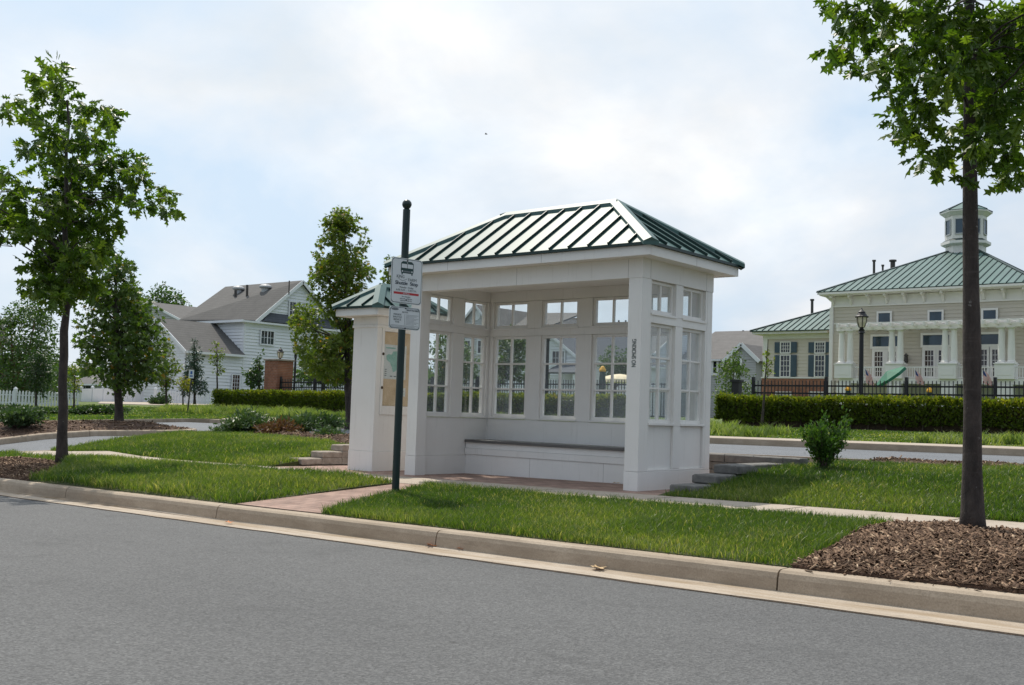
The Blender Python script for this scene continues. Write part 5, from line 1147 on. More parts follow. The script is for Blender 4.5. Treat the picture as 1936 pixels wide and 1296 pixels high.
# cupola
cu = np.array((XC, 66.2, 0)); s_ = depth((XC, 66.2, 12))/FPX; vz = lambda v: cz(1824, v, 66.2)
m = MB(); oc = lambda m, r0, r1, v0, v1, mt: m.lathe(tuple(cu+EZ*vz(v0)), [(r0*s_/math.cos(math.pi/8), 0), (r1*s_/math.cos(math.pi/8), vz(v1)-vz(v0))], 8, mt, math.pi/8)
oc(m, 33, 33, 500, 468, 'trim'); oc(m, 36, 41, 468, 465, 'trim'); oc(m, 41, 41, 465, 460, 'trim'); oc(m, 34, 34, 460, 412, 'trim'); oc(m, 35, 42, 412, 406, 'trim'); oc(m, 43, 43, 406, 403.5, 'trim'); cb = m.build('cupola', ch)
m = MB(); oc(m, 40, 33.5, 460, 455, 'seam'); oc(m, 43.5, 43.5, 403.4, 402.6, 'seam'); m.build('flashing', cb)
m = MB(); oc(m, 43, 1, 402.5, 381, 'roofgreen_far')
for k in range(8):
    a = math.pi/8+k*math.pi/4; r = 43*s_/math.cos(math.pi/8); m.bar((cu[0]+r*math.cos(a), cu[1]+r*math.sin(a), vz(402.5)), (cu[0], cu[1], vz(381)), .06, .06, 'seam', (math.cos(a), math.sin(a), 1.5), .02)
m.tube([cu+EZ*vz(381.5), cu+EZ*vz(366)], [.06, .02], 6, 'seam'); m.build('cupola_roof', cb)
for k in range(8):
    a = k*math.pi/4; nd = np.array((math.cos(a), math.sin(a), 0)); ud = np.array((-nd[1], nd[0], 0)); Oc = np.array((cu[0], cu[1], 0))+nd*34*s_; hw = 34*s_*math.tan(math.pi/8)
    window(cb, Oc, ud, nd, -hw*.55, hw*.55, vz(446), vz(420), 'paneblue', 'greyside', 1, 1, .06, .012)
# windows of the main block
for (u0, u1, v0, v1) in ((1662, 1684, 613.5, 593), (1758.5, 1781.5, 611, 590.5), (1860, 1884, 608, 587.5)):
    window(ch, O, EX, -EY, cx(u0, v0), cx(u1, v0), cz(u0, v0), cz(u0, v1), 'paneblue', 'trim', 1, 1, .12)
for (u0, u1) in ((1651, 1699), (1746, 1796), (1847, 1897)):
    um = (u0+u1)/2; v1 = {1651: 637, 1746: 634.5, 1847: 633}[u0]
    window(ch, O, EX, -EY, cx(u0, 650), cx(u1, 650), cz(u0, v1+19), cz(u0, v1), 'paneblue', 'trim', 1, 1, .14)
    for a, b in ((u0+1, um-2), (um+2, u1-1)):
        w = window(ch, O, EX, -EY, cx(a+3, 680), cx(b-3, 680), cz(u0, 712), cz(u0, v1+29), 'panebrown', 'trim', 3, 5, .17, name='door')
    # lower storey openings behind the fence
    window(ch, O, EX, -EY, cx(u0-3, 760), cx(u1+6, 760), .9, cz(u0, 744), 'panebrown', 'trim', 3, 1, .1, d=.4, name='door')
# porch: slab, piers, columns, pergola, railing
zs = cz(1700, 716, YP); X0, X1 = cx(1590, 700, YP), cx(1990, 700, YP)
m = MB(); m.box((X0-.1, YP-.12, zs-.32), (X1, YW-.03, zs), 'trim'); m.box((X0, YW-.42, .3), (X1, YW-.05, zs-.33), 'trim'); m.build('porch_slab', ch)
pu = ((1581.5, 1613.5), (1676.5, 1708.5), (1777, 1810.5), (1883, 1920)); zp = cz(1700, 688, YP); zc = cz(1700, 622, YP)
piers = []
for a, b in pu:
    xa, xb = cx(a, 700, YP), cx(b, 700, YP); piers.append((xa, xb)); m = MB(); m.box((xa, YP-.35, zs-.01), (xb, YP+.55, zp-.06), 'trim'); m.box((xa-.05, YP-.40, zp-.059), (xb+.05, YP+.60, zp), 'trim'); m.box((xa+.14, YP-.365, zs+.2), (xb-.14, YP-.351, zp-.3), 'trim')
    m.box((xa+.1, YP-.2, .3), (xb-.1, YP+.4, zs-.33), 'trim'); m.build('pier', ch)
for a, b in pu:
    for f in (.27, .77):
        x = lerp(cx(a, 700, YP), cx(b, 700, YP), f); m = MB()
        m.box((x-.27, YP-.20, zp+.001), (x+.27, YP+.34, zp+.07), 'trim'); m.lathe((x, YP+.07, zp+.07), [(.25, 0), (.25, .06), (.20, .10), (.205, .6), (.165, zc-zp-.28), (.165, zc-zp-.24), (.21, zc-zp-.19), (.21, zc-zp-.16)], 16, 'trim'); m.box((x-.24, YP-.17, zc-.089), (x+.24, YP+.31, zc-.03), 'trim'); m.build('porch_column', ch, smooth=False)
m = MB(); m.box((X0-.3, YP-.10, zc-.029), (X1, YP+.02, zc+.22), 'trim'); m.box((X0-.3, YP+.14, zc-.029), (X1, YP+.26, zc+.22), 'trim')
for x in np.arange(X0, X1, .68): m.box((x-.05, YP-.75, zc+.10), (x+.05, YW-.05, zc+.34), 'trim')
for y in np.arange(YP-.5, YW-.1, .55): m.box((X0-.3, y-.03, zc+.342), (X1, y+.03, zc+.40), 'trim')
m.build('pergola', ch)
ends = [(piers[i][1], piers[i+1][0]) for i in range(3)]+[(piers[3][1], X1)]; zr0 = cz(1700, 693.5, YP)
for a, b in ends:
    m = MB(); m.box((a, YP+.03, zr0-.07), (b, YP+.11, zr0), 'trim'); m.box((a, YP+.04, zs+.06), (b, YP+.10, zs+.11), 'trim')
    for x in np.arange(a+.07, b, .145): m.box((x-.02, YP+.05, zs+.111), (x+.02, YP+.09, zr0-.071), 'trim')
    m.build('railing', ch)
# left wing
OW = (0, YG, 0); XW0, XW1 = cx(1444, 680, YG), cx(1571, 680, YG)+.0; zb1 = cz(1500, 716, YG); zw = cz(1444, 634, YG); ze2 = cz(1432, 627, YG-.6)
m = MB(); siding(m, OW, EX, -EY, XW0, XW1, zb1+.08, zw, 'tan_shop', .24, lap=.035); m.box((XW0, YG+.02, zb1), (XW1, YG+10, zw), 'tan_shop'); m.obox(OW, EX, -EY, XW0-.02, XW0+.3, zb1+.1, zw, .023, .10, 'trim'); m.build('wing_wall', ch)
m = MB(); m.box((XW0-.1, YG-.10, .2), (XW1+.4, YG+10, zb1), 'pillarbrick'); m.box((XW0-.14, YG-.14, zb1+.001), (XW1+.4, YG-.001, zb1+.09), 'trim'); m.build('brick_base', ch)
m = MB(); m.box((XW0-.6, YG-.7, zw+.02), (XW1, YG+10, ze2), 'trim'); m.obox(OW, EX, -EY, XW0-.05, XW1, zw-.3, zw+.02, .024, .09, 'trim'); m.build('wing_eave', ch)
zw2 = cz(1572, 580, YG+5.)
m = MB(); xe, ye = XW0-.7, YG-.8; rx = xe+5.9
m.add([(xe, ye, ze2+.02), (XW1+.3, ye, ze2+.02), (XW1+.3, ye+5.9, zw2+.35), (rx, ye+5.9, zw2+.35), (xe, ye+11.8, ze2+.02)], [(0, 1, 2, 3), (0, 3, 4)], 'roofgreen_far')
a, b, c_, d_ = [np.array(q, float) for q in ((xe, ye, ze2+.02), (XW1+.3, ye, ze2+.02), (XW1+.3, ye+5.9, zw2+.35), (rx, ye+5.9, zw2+.35))]
sl = (c_-b)/5.9
for x in np.arange(xe+.46, XW1+.3, .46):
    dy = min(5.9, x-xe); m.bar((x, ye, ze2+.02), np.array((x, ye, ze2+.02))+sl*dy, .035, .05, 'seam', np.cross(EX, sl), .03)
m.bar(a, d_, .16, .06, 'seam', (0, -.3, 1), .04); m.box((xe-.02, ye-.03, ze2-.05), (XW1+.3, ye+.03, ze2+.01), 'seam'); m.build('wing_roof', ch)
for x0, x1, sh_ in ((1477, 1495, ((1465.5, 1476), (1496.5, 1507.5))), (1542, 1560.5, ((1529.5, 1541), (1562, 1570.5)))):
    for v1, v0, rows in ((648.5, 667, 3), (673, 712, 2)):
        window(ch, OW, EX, -EY, cx(x0+.8, 680, YG), cx(x1-.8, 680, YG), cz(x0, v0, YG), cz(x0, v1, YG), 'pane', 'trim', 4 if rows == 3 else 3, rows if rows == 3 else 4, .08)
        for a, b in sh_:
            m = MB(); m.obox(OW, EX, -EY, cx(a, 680, YG), cx(b, 680, YG), cz(x0, v0+.6, YG), cz(x0, v1-1, YG), .085, .13, 'shutter')
            zz0, zz1 = cz(x0, v0+.6, YG)+.08, cz(x0, v1-1, YG)-.08
            for z_ in np.arange(zz0, zz1-.05, .1): m.obox(OW, EX, -EY, cx(a, 680, YG)+.05, cx(b, 680, YG)-.05, z_, z_+.07, .1301, .145, 'shutter')
            m.build('shutter', ch)
for u0, u1 in ((1470, 1497), (1534, 1562)): window(ch, (0, YG-.10, 0), EX, -EY, cx(u0, 745, YG), cx(u1, 745, YG), .9, cz(u0, 743, YG), 'curtain', 'trim', 1, 1, .08)
for u, v0, v1, r, dd in ((1652.5, 520, 495, .09, 66), (1669, 517, 504, .07, 66), (1688, 512, 495, .17, 66), (1535.5, 600, 569, .10, 64)):
    p0, p1 = aty(u, v0, dd), aty(u, v1, dd); m = MB(); m.tube([p0-EZ*1.5, p1], r, 8, 'gunmetal'); m.lathe(tuple(p1), [(r*1.6, 0), (r*1.6, .12)], 8, 'gunmetal'); m.build('vent_pipe', ch)
m = MB(); m.lathe(tuple(aty(1713, 674, YW-.25)-EZ*.1), [(.03, -.35), (.13, -.3), (.15, -.2), (.10, .1), (.16, .12), (.02, .3)], 8, 'gunmetal'); m.build('wall_lantern', ch)
p = aty(1558, 558, YW-.45); m = MB(); m.tube([p, p+np.array((.5, .3, -.5)), (XA+.1, YW-.12, p[2]-.9), (XA+.1, YW-.12, 1.)], .06, 8, 'trim'); m.build('downpipe', ch)
# flags, umbrellas
def flag(u, v0, v1, lab, lean=.0):
    b = aty(u, v1+6, YP-.5); t = aty(u-6, v0, YP-.55); fl = thing('flag', lab, 'flag', b, 'small flags along the porch railing'); m = MB(); m.tube([t, b], .02, 6, 'trim'); m.build('staff', fl)
    m = MB(); n = 7; hgt = t[2]-b[2]; d = (b-t)
    for i in range(13):
        f0, f1 = i/13, (i+1)/13
        for j in range(5):
            a0, a1 = j/5, (j+1)/5; Q = lambda f, a: t+d*(.05+.85*a)+np.array(((.04+.36*f)*(.75+.5*a)+.04*math.sin(a*5), -.05-.10*math.sin(3*f+2*a), -.22*f-.03*math.sin(6*f)))
            mt = 'flagblue' if (i < 7 and j < 2) else ('flagred' if i % 2 == 0 else 'flagwhite'); m.add([Q(f0, a0), Q(f1, a0), Q(f1, a1), Q(f0, a1)], [(0, 1, 2, 3)], mt)
    o = m.build('cloth', fl); so = o.modifiers.new('solid', 'SOLIDIFY'); so.thickness = .008
flag(1640, 695, 722, 'small striped flag hanging by the lamp post on the porch railing'); flag(1734, 697, 721, 'small striped flag hanging right of the green umbrella'); flag(1862, 697, 722, 'small striped flag hanging just right of the oak trunk')
um = thing('patio_umbrella', 'green patio umbrella tilted towards the left behind the black fence', 'umbrella', aty(1690, 760, 50.)); c = aty(1683, 711, 50.); ax = np.array((-.50, -.34, .80)); ax /= np.linalg.norm(ax)
e1_ = np.cross(ax, EY); e1_ /= np.linalg.norm(e1_); e2_ = np.cross(ax, e1_); m = MB(); R_ = .98; ring = [c+(e1_*math.cos(t)+e2_*math.sin(t))*R_ for t in np.linspace(0, 2*math.pi, 9)[:-1]]; top_ = c+ax*.34
low = [q-ax*.16 for q in ring]; m.add([top_]+ring+low, [(0, 1+k, 1+(k+1) % 8) for k in range(8)]+[(1+k, 9+k, 9+(k+1) % 8, 1+(k+1) % 8) for k in range(8)], 'umbrella'); o_ = m.build('canopy', um); so = o_.modifiers.new('solid', 'SOLIDIFY'); so.thickness = .01
m = MB(); m.tube([top_, c-ax*.3, np.array((c[0]-ax[0]*.3, c[1]-ax[1]*.3, .9))], .03, 8, 'trim'); m.build('pole', um)
def closed_umbrella(u, vt, vm, vb, wpx, Y, lab):
    t = aty(u, vt, Y); mm = aty(u, vm, Y); b = aty(u, vb, Y); k = depth(b)/FPX; th = thing('closed_umbrella', lab, 'umbrella', (b[0], b[1], 1.), 'folded poolside umbrellas'); w = wpx*k/2
    m = MB(); m.tube([(b[0], b[1], .95), (b[0], b[1], t[2])], .03, 8, 'trim'); m.build('pole', th)
    m = MB(); m.lathe((b[0], b[1], 0), [(w*.75, b[2]), (w*1.0, lerp(b[2], mm[2], .3)), (w*.72, mm[2])], 10, 'navygreen'); m.build('folded_canopy', th)
    m = MB(); m.lathe((b[0], b[1], 0), [(w*.85, mm[2]), (w*.95, lerp(mm[2], t[2], .3)), (w*.5, lerp(mm[2], t[2], .8)), (.02, t[2])], 10, 'yellow'); m.build('tied_top', th)
closed_umbrella(1603, 729, 739, 772, 13, 40, 'folded dark umbrella with golden top, left of the lamp post'); closed_umbrella(1757, 731, 742, 775, 12, 40, 'folded dark umbrella with golden top behind the fence, left of the oak trunk')
closed_umbrella(1138, 692, 703, 745, 14, 36, 'folded dark umbrella with orange top seen through the right-hand back window'); closed_umbrella(838, 689, 699, 742, 13, 42, 'folded dark umbrella with golden top seen through the left end window')
t = aty(1700, 765, 44); pf = thing('pool_toy', 'yellow and blue plastic figure behind the fence below the green umbrella', 'pool toy', (t[0], t[1], .95)); z1_ = aty(1700, 757, 44)[2]; z2_ = aty(1700, 745, 44)[2]
m = MB(); m.lathe((t[0], t[1], .95), [(.18, 0), (.2, .5), (.14, z1_-.95)], 10, 'blue'); m.build('body', pf); m = MB(); m.lathe((t[0], t[1], z1_), [(.14, .002), (.19, .1), (.15, (z2_-z1_)*.8), (.04, z2_-z1_)], 10, 'yellow'); m.build('head', pf)
c = aty(1172, 722, 46); ct = thing('canopy_tent', 'cream domed canopy seen through the right-hand back window', 'canopy', (c[0], c[1], 1.)); k = depth(c)/FPX; m = MB(); m.lathe((c[0], c[1], c[2]), [(38*k, -2*k), (36*k, 4*k), (28*k, 9*k), (14*k, 13*k), (.05, 14.5*k)], 16, 'cream'); m.build('cloth', ct)
for s_ in (-1, 1):
    m = MB(); m.tube([(c[0]+s_*30*k, c[1], .9), (c[0]+s_*30*k, c[1], c[2]-2*k)], .04, 6, 'trim'); m.build('leg', ct)
# ================================================================ houses
def roof_slab(parent, polys, mat, name='roof', t=.14):
    m = MB()
    for P in polys:
        P = [np.array(p, float) for p in P]; n = np.cross(P[1]-P[0], P[2]-P[0]); n = n if n[2] > 0 else -n; m.slab(P, n, t, mat)
    return m.build(name, parent)
def gable_house(name, label, x0, x1, y0, y1, zg, ze, zr, mat, roofmat, along='x', eave=.35, e=.22):
    h = thing(name, label, 'house', ((x0+x1)/2, y0, zg)); m = MB(); xm, ym = (x0+x1)/2, (y0+y1)/2
    siding(m, (0, y0, 0), EX, -EY, x0, x1, zg, ze, mat, e); siding(m, (x1, 0, 0), EY, EX, y0, y1, zg, ze, mat, e)
    m.box((x0, y0+.03, zg), (x1-.03, y1, ze), mat)
    if along == 'x':
        f = lambda z: y0+(z-ze)/(zr-ze)*(ym-y0); r = lambda z: y1-(z-ze)/(zr-ze)*(y1-ym)
        siding(m, (x1, 0, 0), EY, EX, y0, y1, ze, zr-.05, mat, e, f, r); m.add([(x0, y0, ze), (x0, y1, ze), (x0, ym, zr-.1), (x1-.03, y0, ze), (x1-.03, y1, ze), (x1-.03, ym, zr-.1)], [(0, 1, 2), (3, 5, 4)], mat)
        k = (zr-ze)/(ym-y0); P = [[(x0-eave, y0-eave, ze-eave*k), (x1+eave, y0-eave, ze-eave*k), (x1+eave, ym, zr), (x0-eave, ym, zr)], [(x0-eave, ym, zr), (x1+eave, ym, zr), (x1+eave, y1+eave, ze-eave*k), (x0-eave, y1+eave, ze-eave*k)]]
    else:
        f = lambda z: x0+(z-ze)/(zr-ze)*(xm-x0); r = lambda z: x1-(z-ze)/(zr-ze)*(x1-xm)
        siding(m, (0, y0, 0), EX, -EY, x0, x1, ze, zr-.05, mat, e, f, r); m.add([(x0, y0+.03, ze), (x1, y0+.03, ze), (xm, y0+.03, zr-.1)], [(0, 1, 2)], mat)
        k = (zr-ze)/(xm-x0); P = [[(x1+eave, y0-eave, ze-eave*k), (x1+eave, y1+eave, ze-eave*k), (xm, y1+eave, zr), (xm, y0-eave, zr)], [(x0-eave, y0-eave, ze-eave*k), (x0-eave, y1+eave, ze-eave*k), (xm, y1+eave, zr), (xm, y0-eave, zr)]]
    m.build('wall', h); rf = roof_slab(h, [[(a, b, c+.12) for a, b, c in p] for p in P], roofmat)
    m = MB()   # pale rake boards and gutters
    if along == 'x':
        for a, b in (((x1+eave+.02, y0-eave, ze-eave*k+.03), (x1+eave+.02, ym, zr+.03)), ((x1+eave+.02, y1+eave, ze-eave*k+.03), (x1+eave+.02, ym, zr+.03))): m.bar(a, b, .04, .2, 'house_white', EX if False else (0, 0, 1))
        m.box((x0-eave, y0-eave-.1, ze-eave*k-.05), (x1+eave, y0-eave-.01, ze-eave*k+.1), 'house_white')
    else:
        for s0, X in ((x0-eave, xm), (x1+eave, xm)): m.bar((s0, y0-eave-.02, ze-eave*k+.03), (X, y0-eave-.02, zr+.03), .04, .2, 'house_white', (0, 0, 1))
        m.box((x1+eave+.01, y0-eave, ze-eave*k-.05), (x1+eave+.1, y1+eave, ze-eave*k+.1), 'house_white')
    m.build('rake_board', rf); return h
# the big white house on the left
C0 = atd(463, 607, 80); xh, yh = C0[0], C0[1]
wx = lambda u, v: atx(u, v, xh); wy = lambda u, v: aty(u, v, yh)
wh = thing('white_house', 'large white clapboard house with brown shingle roof and a lower gabled wing', 'house', (xh, yh, .6))
Ya, Za = wx(568, 533.6)[1:]; Y1, Z1 = wx(489.5, 607.6)[1:]; Y2 = 2*Ya-Y1; zE = C0[2]
m = MB(); YB = Y2+2
siding(m, (xh, 0, 0), EY, EX, yh, YB, .5, zE, 'house_white', .24)
XLh = wy(339, 607)[0]
siding(m, (0, yh, 0), EX, -EY, XLh+.5, xh, .5, zE, 'house_white', .24)
f = lambda z: Y1+(z-Z1)/(Za-Z1)*(Ya-Y1); r = lambda z: Y2-(z-Z1)/(Za-Z1)*(Y2-Ya)
siding(m, (xh, 0, 0), EY, EX, Y1, Y2, zE, Za-.1, 'house_white', .24, f, r)
m.box((XLh+.6, yh+.05, .5), (xh-.05, YB, zE-.1), 'house_white'); m.box((xh-.14, yh-.05, .5), (xh+.05, yh+.10, zE), 'house_white'); m.build('wall', wh)
ra = aty(426, 542.8, Ya); rl = aty(339, 605, yh-.35)
k = (Za-Z1)/(Ya-Y1); fr = (xh+.35, yh-.35, zE+.05); fg = (xh+.35, Y1-.35, Z1-.2+.2)
Rr = (xh+.35, Ya, Za+.12)
m = MB(); RL = (ra[0], Ya, Za+.12)
for P in ([rl, fr, fg], [rl, fg, Rr], [rl, Rr, RL]): m.slab(P, np.cross(np.array(P[1])-np.array(P[0]), np.array(P[2])-np.array(P[0])), .1, 'shingle') if np.cross(np.array(P[1])-np.array(P[0]), np.array(P[2])-np.array(P[0]))[2] > 0 else m.slab(P[::-1], (0, 0, 1), .1, 'shingle')
m.add([RL, Rr, (xh+.35, Y2+.35, Z1), (ra[0]-3, Y2+.35, Z1)], [(0, 1, 2, 3)], 'shingle'); m.add([RL, (ra[0]-3, Y2+.35, Z1), tuple(rl)], [(0, 1, 2)], 'shingle')
rf = m.build('roof', wh)
m = MB(); m.bar((xh+.37, Y1-.5, Z1-.12), (xh+.37, Ya, Za), .05, .26, 'house_white'); m.bar((xh+.37, Y2+.5, Z1-.12), (xh+.37, Ya, Za), .05, .26, 'house_white')
m.box((XLh, yh-.5, zE-.12), (xh+.4, yh-.36, zE+.06), 'house_white'); m.box((xh+.05, yh-.36, zE-.12), (xh+.42, YB, zE+.02), 'house_white'); m.build('rake_board', rf)
m = MB(); P = [(xh+.45, Y1+.1, Z1+.0), (xh+.45, Y2, Z1+.0), (xh+.03, Y2-.5, Z1+.75), (xh+.03, Y1+.75, Z1+.75)]; m.slab(P, (1, 0, .5), .05, 'shingle_dark'); m.build('pent_roof', wh)
def hw(u0, u1, v0, v1, **k): window(wh, (xh, 0, 0), EY, EX, wx(u0, v1)[1], wx(u1, v1)[1], wx(u0, v1)[2], wx(u0, v0)[2], frame='house_white', **k)
hw(491.5, 515, 625.5, 650, pane='pane', cols=4, rows=2, double=True); hw(437, 450, 709, 739, pane='pane', cols=3, rows=4); hw(545, 556, 571, 604, pane='pane', cols=2, rows=2)
# wing
Wr0 = wy(310, 605); 
Yn = atx(352, 668, xh)[1]; zwE = atx(352, 664, xh)[2]; 
xr = xh-3.6; zwr = aty(418, 615, yh)[2]; 
m = MB(); siding(m, (xh, 0, 0), EY, EX, Yn, yh-.01, .5, zwE, 'house_white', .24)
siding(m, (0, Yn, 0), EX, -EY, xh-7.2, xh, .5, zwE, 'house_white', .24)
siding(m, (0, Yn, 0), EX, -EY, xh-7.2, xh, zwE, zwr-.1, 'house_white', .24, lambda z: xh-7.2+(z-zwE)/(zwr-zwE)*3.6, lambda z: xh-(z-zwE)/(zwr-zwE)*3.6)
m.box((xh-7.2, Yn+.04, .5), (xh-.04, yh-.02, zwE-.05), 'house_white'); m.build('wing_wall', wh)
rf = roof_slab(wh, [[(xh+.35, Yn-.3, zwE-.1+.1), (xh+.35, yh-.02, zwE), (xr, yh-.02, zwr+.12), (xr, Yn-.3, zwr+.12)], [(xh-7.55, Yn-.3, zwE), (xh-7.55, yh-.02, zwE), (xr, yh-.02, zwr+.12), (xr, Yn-.3, zwr+.12)]], 'shingle', 'wing_roof', .1)
m = MB(); m.bar((xh+.4, Yn-.33, zwE-.1), (xr, Yn-.33, zwr), .05, .24, 'house_white'); m.bar((xh-7.55, Yn-.33, zwE-.1), (xr, Yn-.33, zwr), .05, .24, 'house_white'); m.box((xh+.36, Yn-.3, zwE-.16), (xh+.5, yh-.03, zwE+.0), 'house_white'); m.build('rake_board', rf)
for u, v0, v1, r in ((445.5, 569, 549, .11), (467.5, 556, 539, .10), (547, 538, 531, .05)):
    q = aty(u, v0, lerp(yh, Ya, .6)); q1 = aty(u, v1, lerp(yh, Ya, .6)); m = MB(); m.tube([q-EZ*.8, q1], r, 8, 'gunmetal'); m.build('vent_pipe', wh)
for u, v in ((451, 545), (502, 542)):
    q = aty(u, v, lerp(yh, Ya, .75)); m = MB(); m.lathe((q[0], q[1], q[2]-.2), [(.3, -.4), (.3, 0), (.5, .1), (.5, .22), (.3, .36), (.05, .4)], 12, 'greyside'); m.build('roof_vent', wh)
# house behind the island maple, its roof showing left of the white house
ryd = atx(284, 573.5, -86.); yg = ryd[1]
gh = gable_house('grey_house', 'grey house behind the vinyl fence, its brown roof showing beside the white house', -93., -79., yg, yg+15, .5, atx(335, 607, -79.)[2]-.2, ryd[2], 'greyside', 'shingle', 'y')
for u0, u1, v0, v1 in ((228, 246, 716, 742), (254, 267, 714, 740)):
    a, b = aty(u0, v1, yg), aty(u1, v1, yg); window(gh, (0, yg, 0), EX, -EY, a[0], b[0], a[2], aty(u0, v0, yg)[2], 'pane', 'house_white', 2, 1, .1)
gl = gable_house('low_grey_house', 'low grey building with dark doors between the left oak trunk and the island maple', aty(118, 720, yg)[0], -93.3, yg+.6, yg+9, .5, aty(170, 726, yg)[2], aty(170, 706, yg+5)[2], 'greyside', 'shingle', 'x')
for u0, u1, v0, v1 in ((150, 176, 728, 742), (198, 215, 722, 742)):
    a, b = aty(u0, v1, yg+.6), aty(u1, v1, yg+.6); window(gl, (0, yg+.6, 0), EX, -EY, a[0], b[0], a[2], aty(u0, v0, yg+.6)[2], 'pane', 'house_white', 2, 1, .1)
q = atd(-44, 640, 75); gable_house('far_left_house', 'house with a purplish roof edge at the far left margin', q[0]-10, q[0]-.6, q[1], q[1]+2.2, .5, atd(0, 640, 75)[2], atd(-40, 520, 78)[2], 'greyside', 'shingle', 'y')
# houses seen through and beside the shelter
def H(u, Y, v): return aty(u, v, Y)
# A: grey gabled house in the left windows
Y = 62.; x0, x1 = H(868, Y, 620)[0], H(935, Y, 620)[0]
hA = gable_house('grey_gabled_house', 'grey house with a pointed gable and long roof, seen through the left shelter windows', x0, x1, Y, Y+16, .6, H(870, Y, 622)[2], H(901, Y, 579)[2], 'greyside', 'shingle_grey', 'y')
m = MB(); rl_ = [(x1-.5, Y+1.5, H(905, Y, 624)[2]), (x1+4.0, Y+1.5, H(905, Y, 624)[2]), (x1+4.0, Y+8, H(1000, Y+8, 596)[2]), (x1-2.6, Y+8, H(1000, Y+8, 592)[2])]; m.slab(rl_, (0, -.6, .8), .15, 'shingle_grey'); m.build('side_roof', hA)
m = MB(); siding(m, (0, Y+2, 0), EX, -EY, x1, x1+3.7, .6, H(905, Y, 628)[2], 'greyside', .22); m.build('side_wall', hA)
for u0, u1 in ((880, 890), (905, 916)): window(hA, (0, Y, 0), EX, -EY, H(u0, Y, 660)[0], H(u1, Y, 660)[0], H(u0, Y, 668)[2], H(u0, Y, 645)[2], 'pane', 'house_white', 2, 2, .12)
m = MB(); m.lathe((0, 0, 0), [(.45, 0), (.45, .05)], 8, 'house_white'); q = H(902, Y, 597); m.v = [(q[0]+a, Y-.03-c_, q[2]+b) for a, b, c_ in m.v]; m.build('gable_vent', hA)
# B: white gable with dark roof sloping to the right, brick chimney
Y = 56.; q0 = H(1012, Y, 640)[0]; q1 = H(1094, Y, 680)[0]
hB = gable_house('white_gabled_house', 'white house with a steep dark roof edge, seen through the middle back window', q0-3.5, q1, Y, Y+12, .6, H(1094, Y, 676)[2], H(1050, Y, 614)[2], 'house_white', 'shingle_dark', 'y')
for u0, u1 in ((1046, 1058), (1063, 1068)): window(hB, (0, Y, 0), EX, -EY, H(u0, Y, 690)[0], H(u1, Y, 690)[0], H(u0, Y, 690)[2], H(u0, Y, 665)[2], 'pane', 'house_white', 2, 2, .12)
m = MB(); a, b = H(1030, Y-2, 693)[0], H(1092, Y-2, 703)[0]; zA = H(1060, Y-2, 702)[2]; m.slab([(a, Y-2.2, zA-.1), (b, Y-2.2, zA-.1), (b, Y-.02, zA+.7), (a, Y-.02, zA+.7)], (0, -.4, 1), .12, 'shingle_dark'); m.build('porch_roof', hB)
for x in np.linspace(a+.3, b-.3, 3): 
    m = MB(); m.box((x-.1, Y-2.05, .6), (x+.1, Y-1.85, zA-.15), 'house_white'); m.build('porch_post', hB)
q = H(1048, 90, 610); cn = gable_house('chimney_house', 'far house showing only a brick chimney above the middle back window', q[0]-7, q[0]+7, 92, 102, .8, H(1048, 92, 640)[2], H(1048, 97, 621)[2], 'greyside', 'shingle_grey', 'x')
m = MB(); k = depth(q)/FPX; m.box((q[0]-5*k, 94, q[2]-3), (q[0]+5*k, 95, H(1048, 94, 605)[2]), 'pillarbrick'); m.box((q[0]-6*k, 93.9, H(1048, 94, 604.9)[2]), (q[0]+6*k, 95.1, H(1048, 94, 603)[2]), 'stone'); m.build('chimney', cn)
# C: grey roof behind the right-hand windows, white gable with its roof end
Y = 74.; x0, x1 = H(1096, Y, 650)[0], H(1235, Y, 650)[0]
hC = gable_house('grey_roofed_house', 'house with a plain grey roof and pale walls, seen through the right-hand back window', x0, x1, Y, Y+12, .6, H(1150, Y, 668)[2], H(1150, Y+6, 613)[2], 'house_white', 'shingle_grey', 'x')
for u in (1170, 1183):
    q = H(u, Y+6, 615); m = MB(); m.tube([q-EZ*1, H(u, Y+6, 606)], .09, 6, 'gunmetal'); m.build('vent_pipe', hC)
# D: long roof with a dormer gable between the shelter and the clubhouse
Y = 78.; x0, x1 = H(1290, Y, 650)[0], H(1470, Y, 650)[0]
hD = gable_house('grey_dormered_house', 'grey house with a long roof and a small white-edged gable, right of the shelter', x0, x1, Y, Y+14, .6, H(1370, Y, 679)[2], H(1370, Y+7, 629)[2], 'greyside', 'shingle_grey', 'x')
xm = H(1404, Y-1.2, 660)[0]; zg_ = H(1404, Y-1.2, 653)[2]; ze_ = H(1404, Y-1.2, 679)[2]; hwid = H(1430, Y-1.2, 679)[0]-xm
m = MB(); siding(m, (0, Y-1.2, 0), EX, -EY, xm-hwid, xm+hwid, .6, ze_, 'greyside', .22); siding(m, (0, Y-1.2, 0), EX, -EY, xm-hwid, xm+hwid, ze_, zg_-.05, 'greyside', .22, lambda z: xm-hwid+(z-ze_)/(zg_-ze_)*hwid, lambda z: xm+hwid-(z-ze_)/(zg_-ze_)*hwid); m.box((xm-hwid, Y-1.17, .6), (xm+hwid, Y-.01, ze_), 'greyside'); m.build('gable_wall', hD)
rf = roof_slab(hD, [[(xm-hwid-.4, Y-1.5, ze_-.2), (xm-hwid-.4, Y+4, ze_-.2), (xm, Y+4, zg_+.15), (xm, Y-1.5, zg_+.15)], [(xm+hwid+.4, Y-1.5, ze_-.2), (xm+hwid+.4, Y+4, ze_-.2), (xm, Y+4, zg_+.15), (xm, Y-1.5, zg_+.15)]], 'shingle_grey', 'gable_roof')
m = MB()
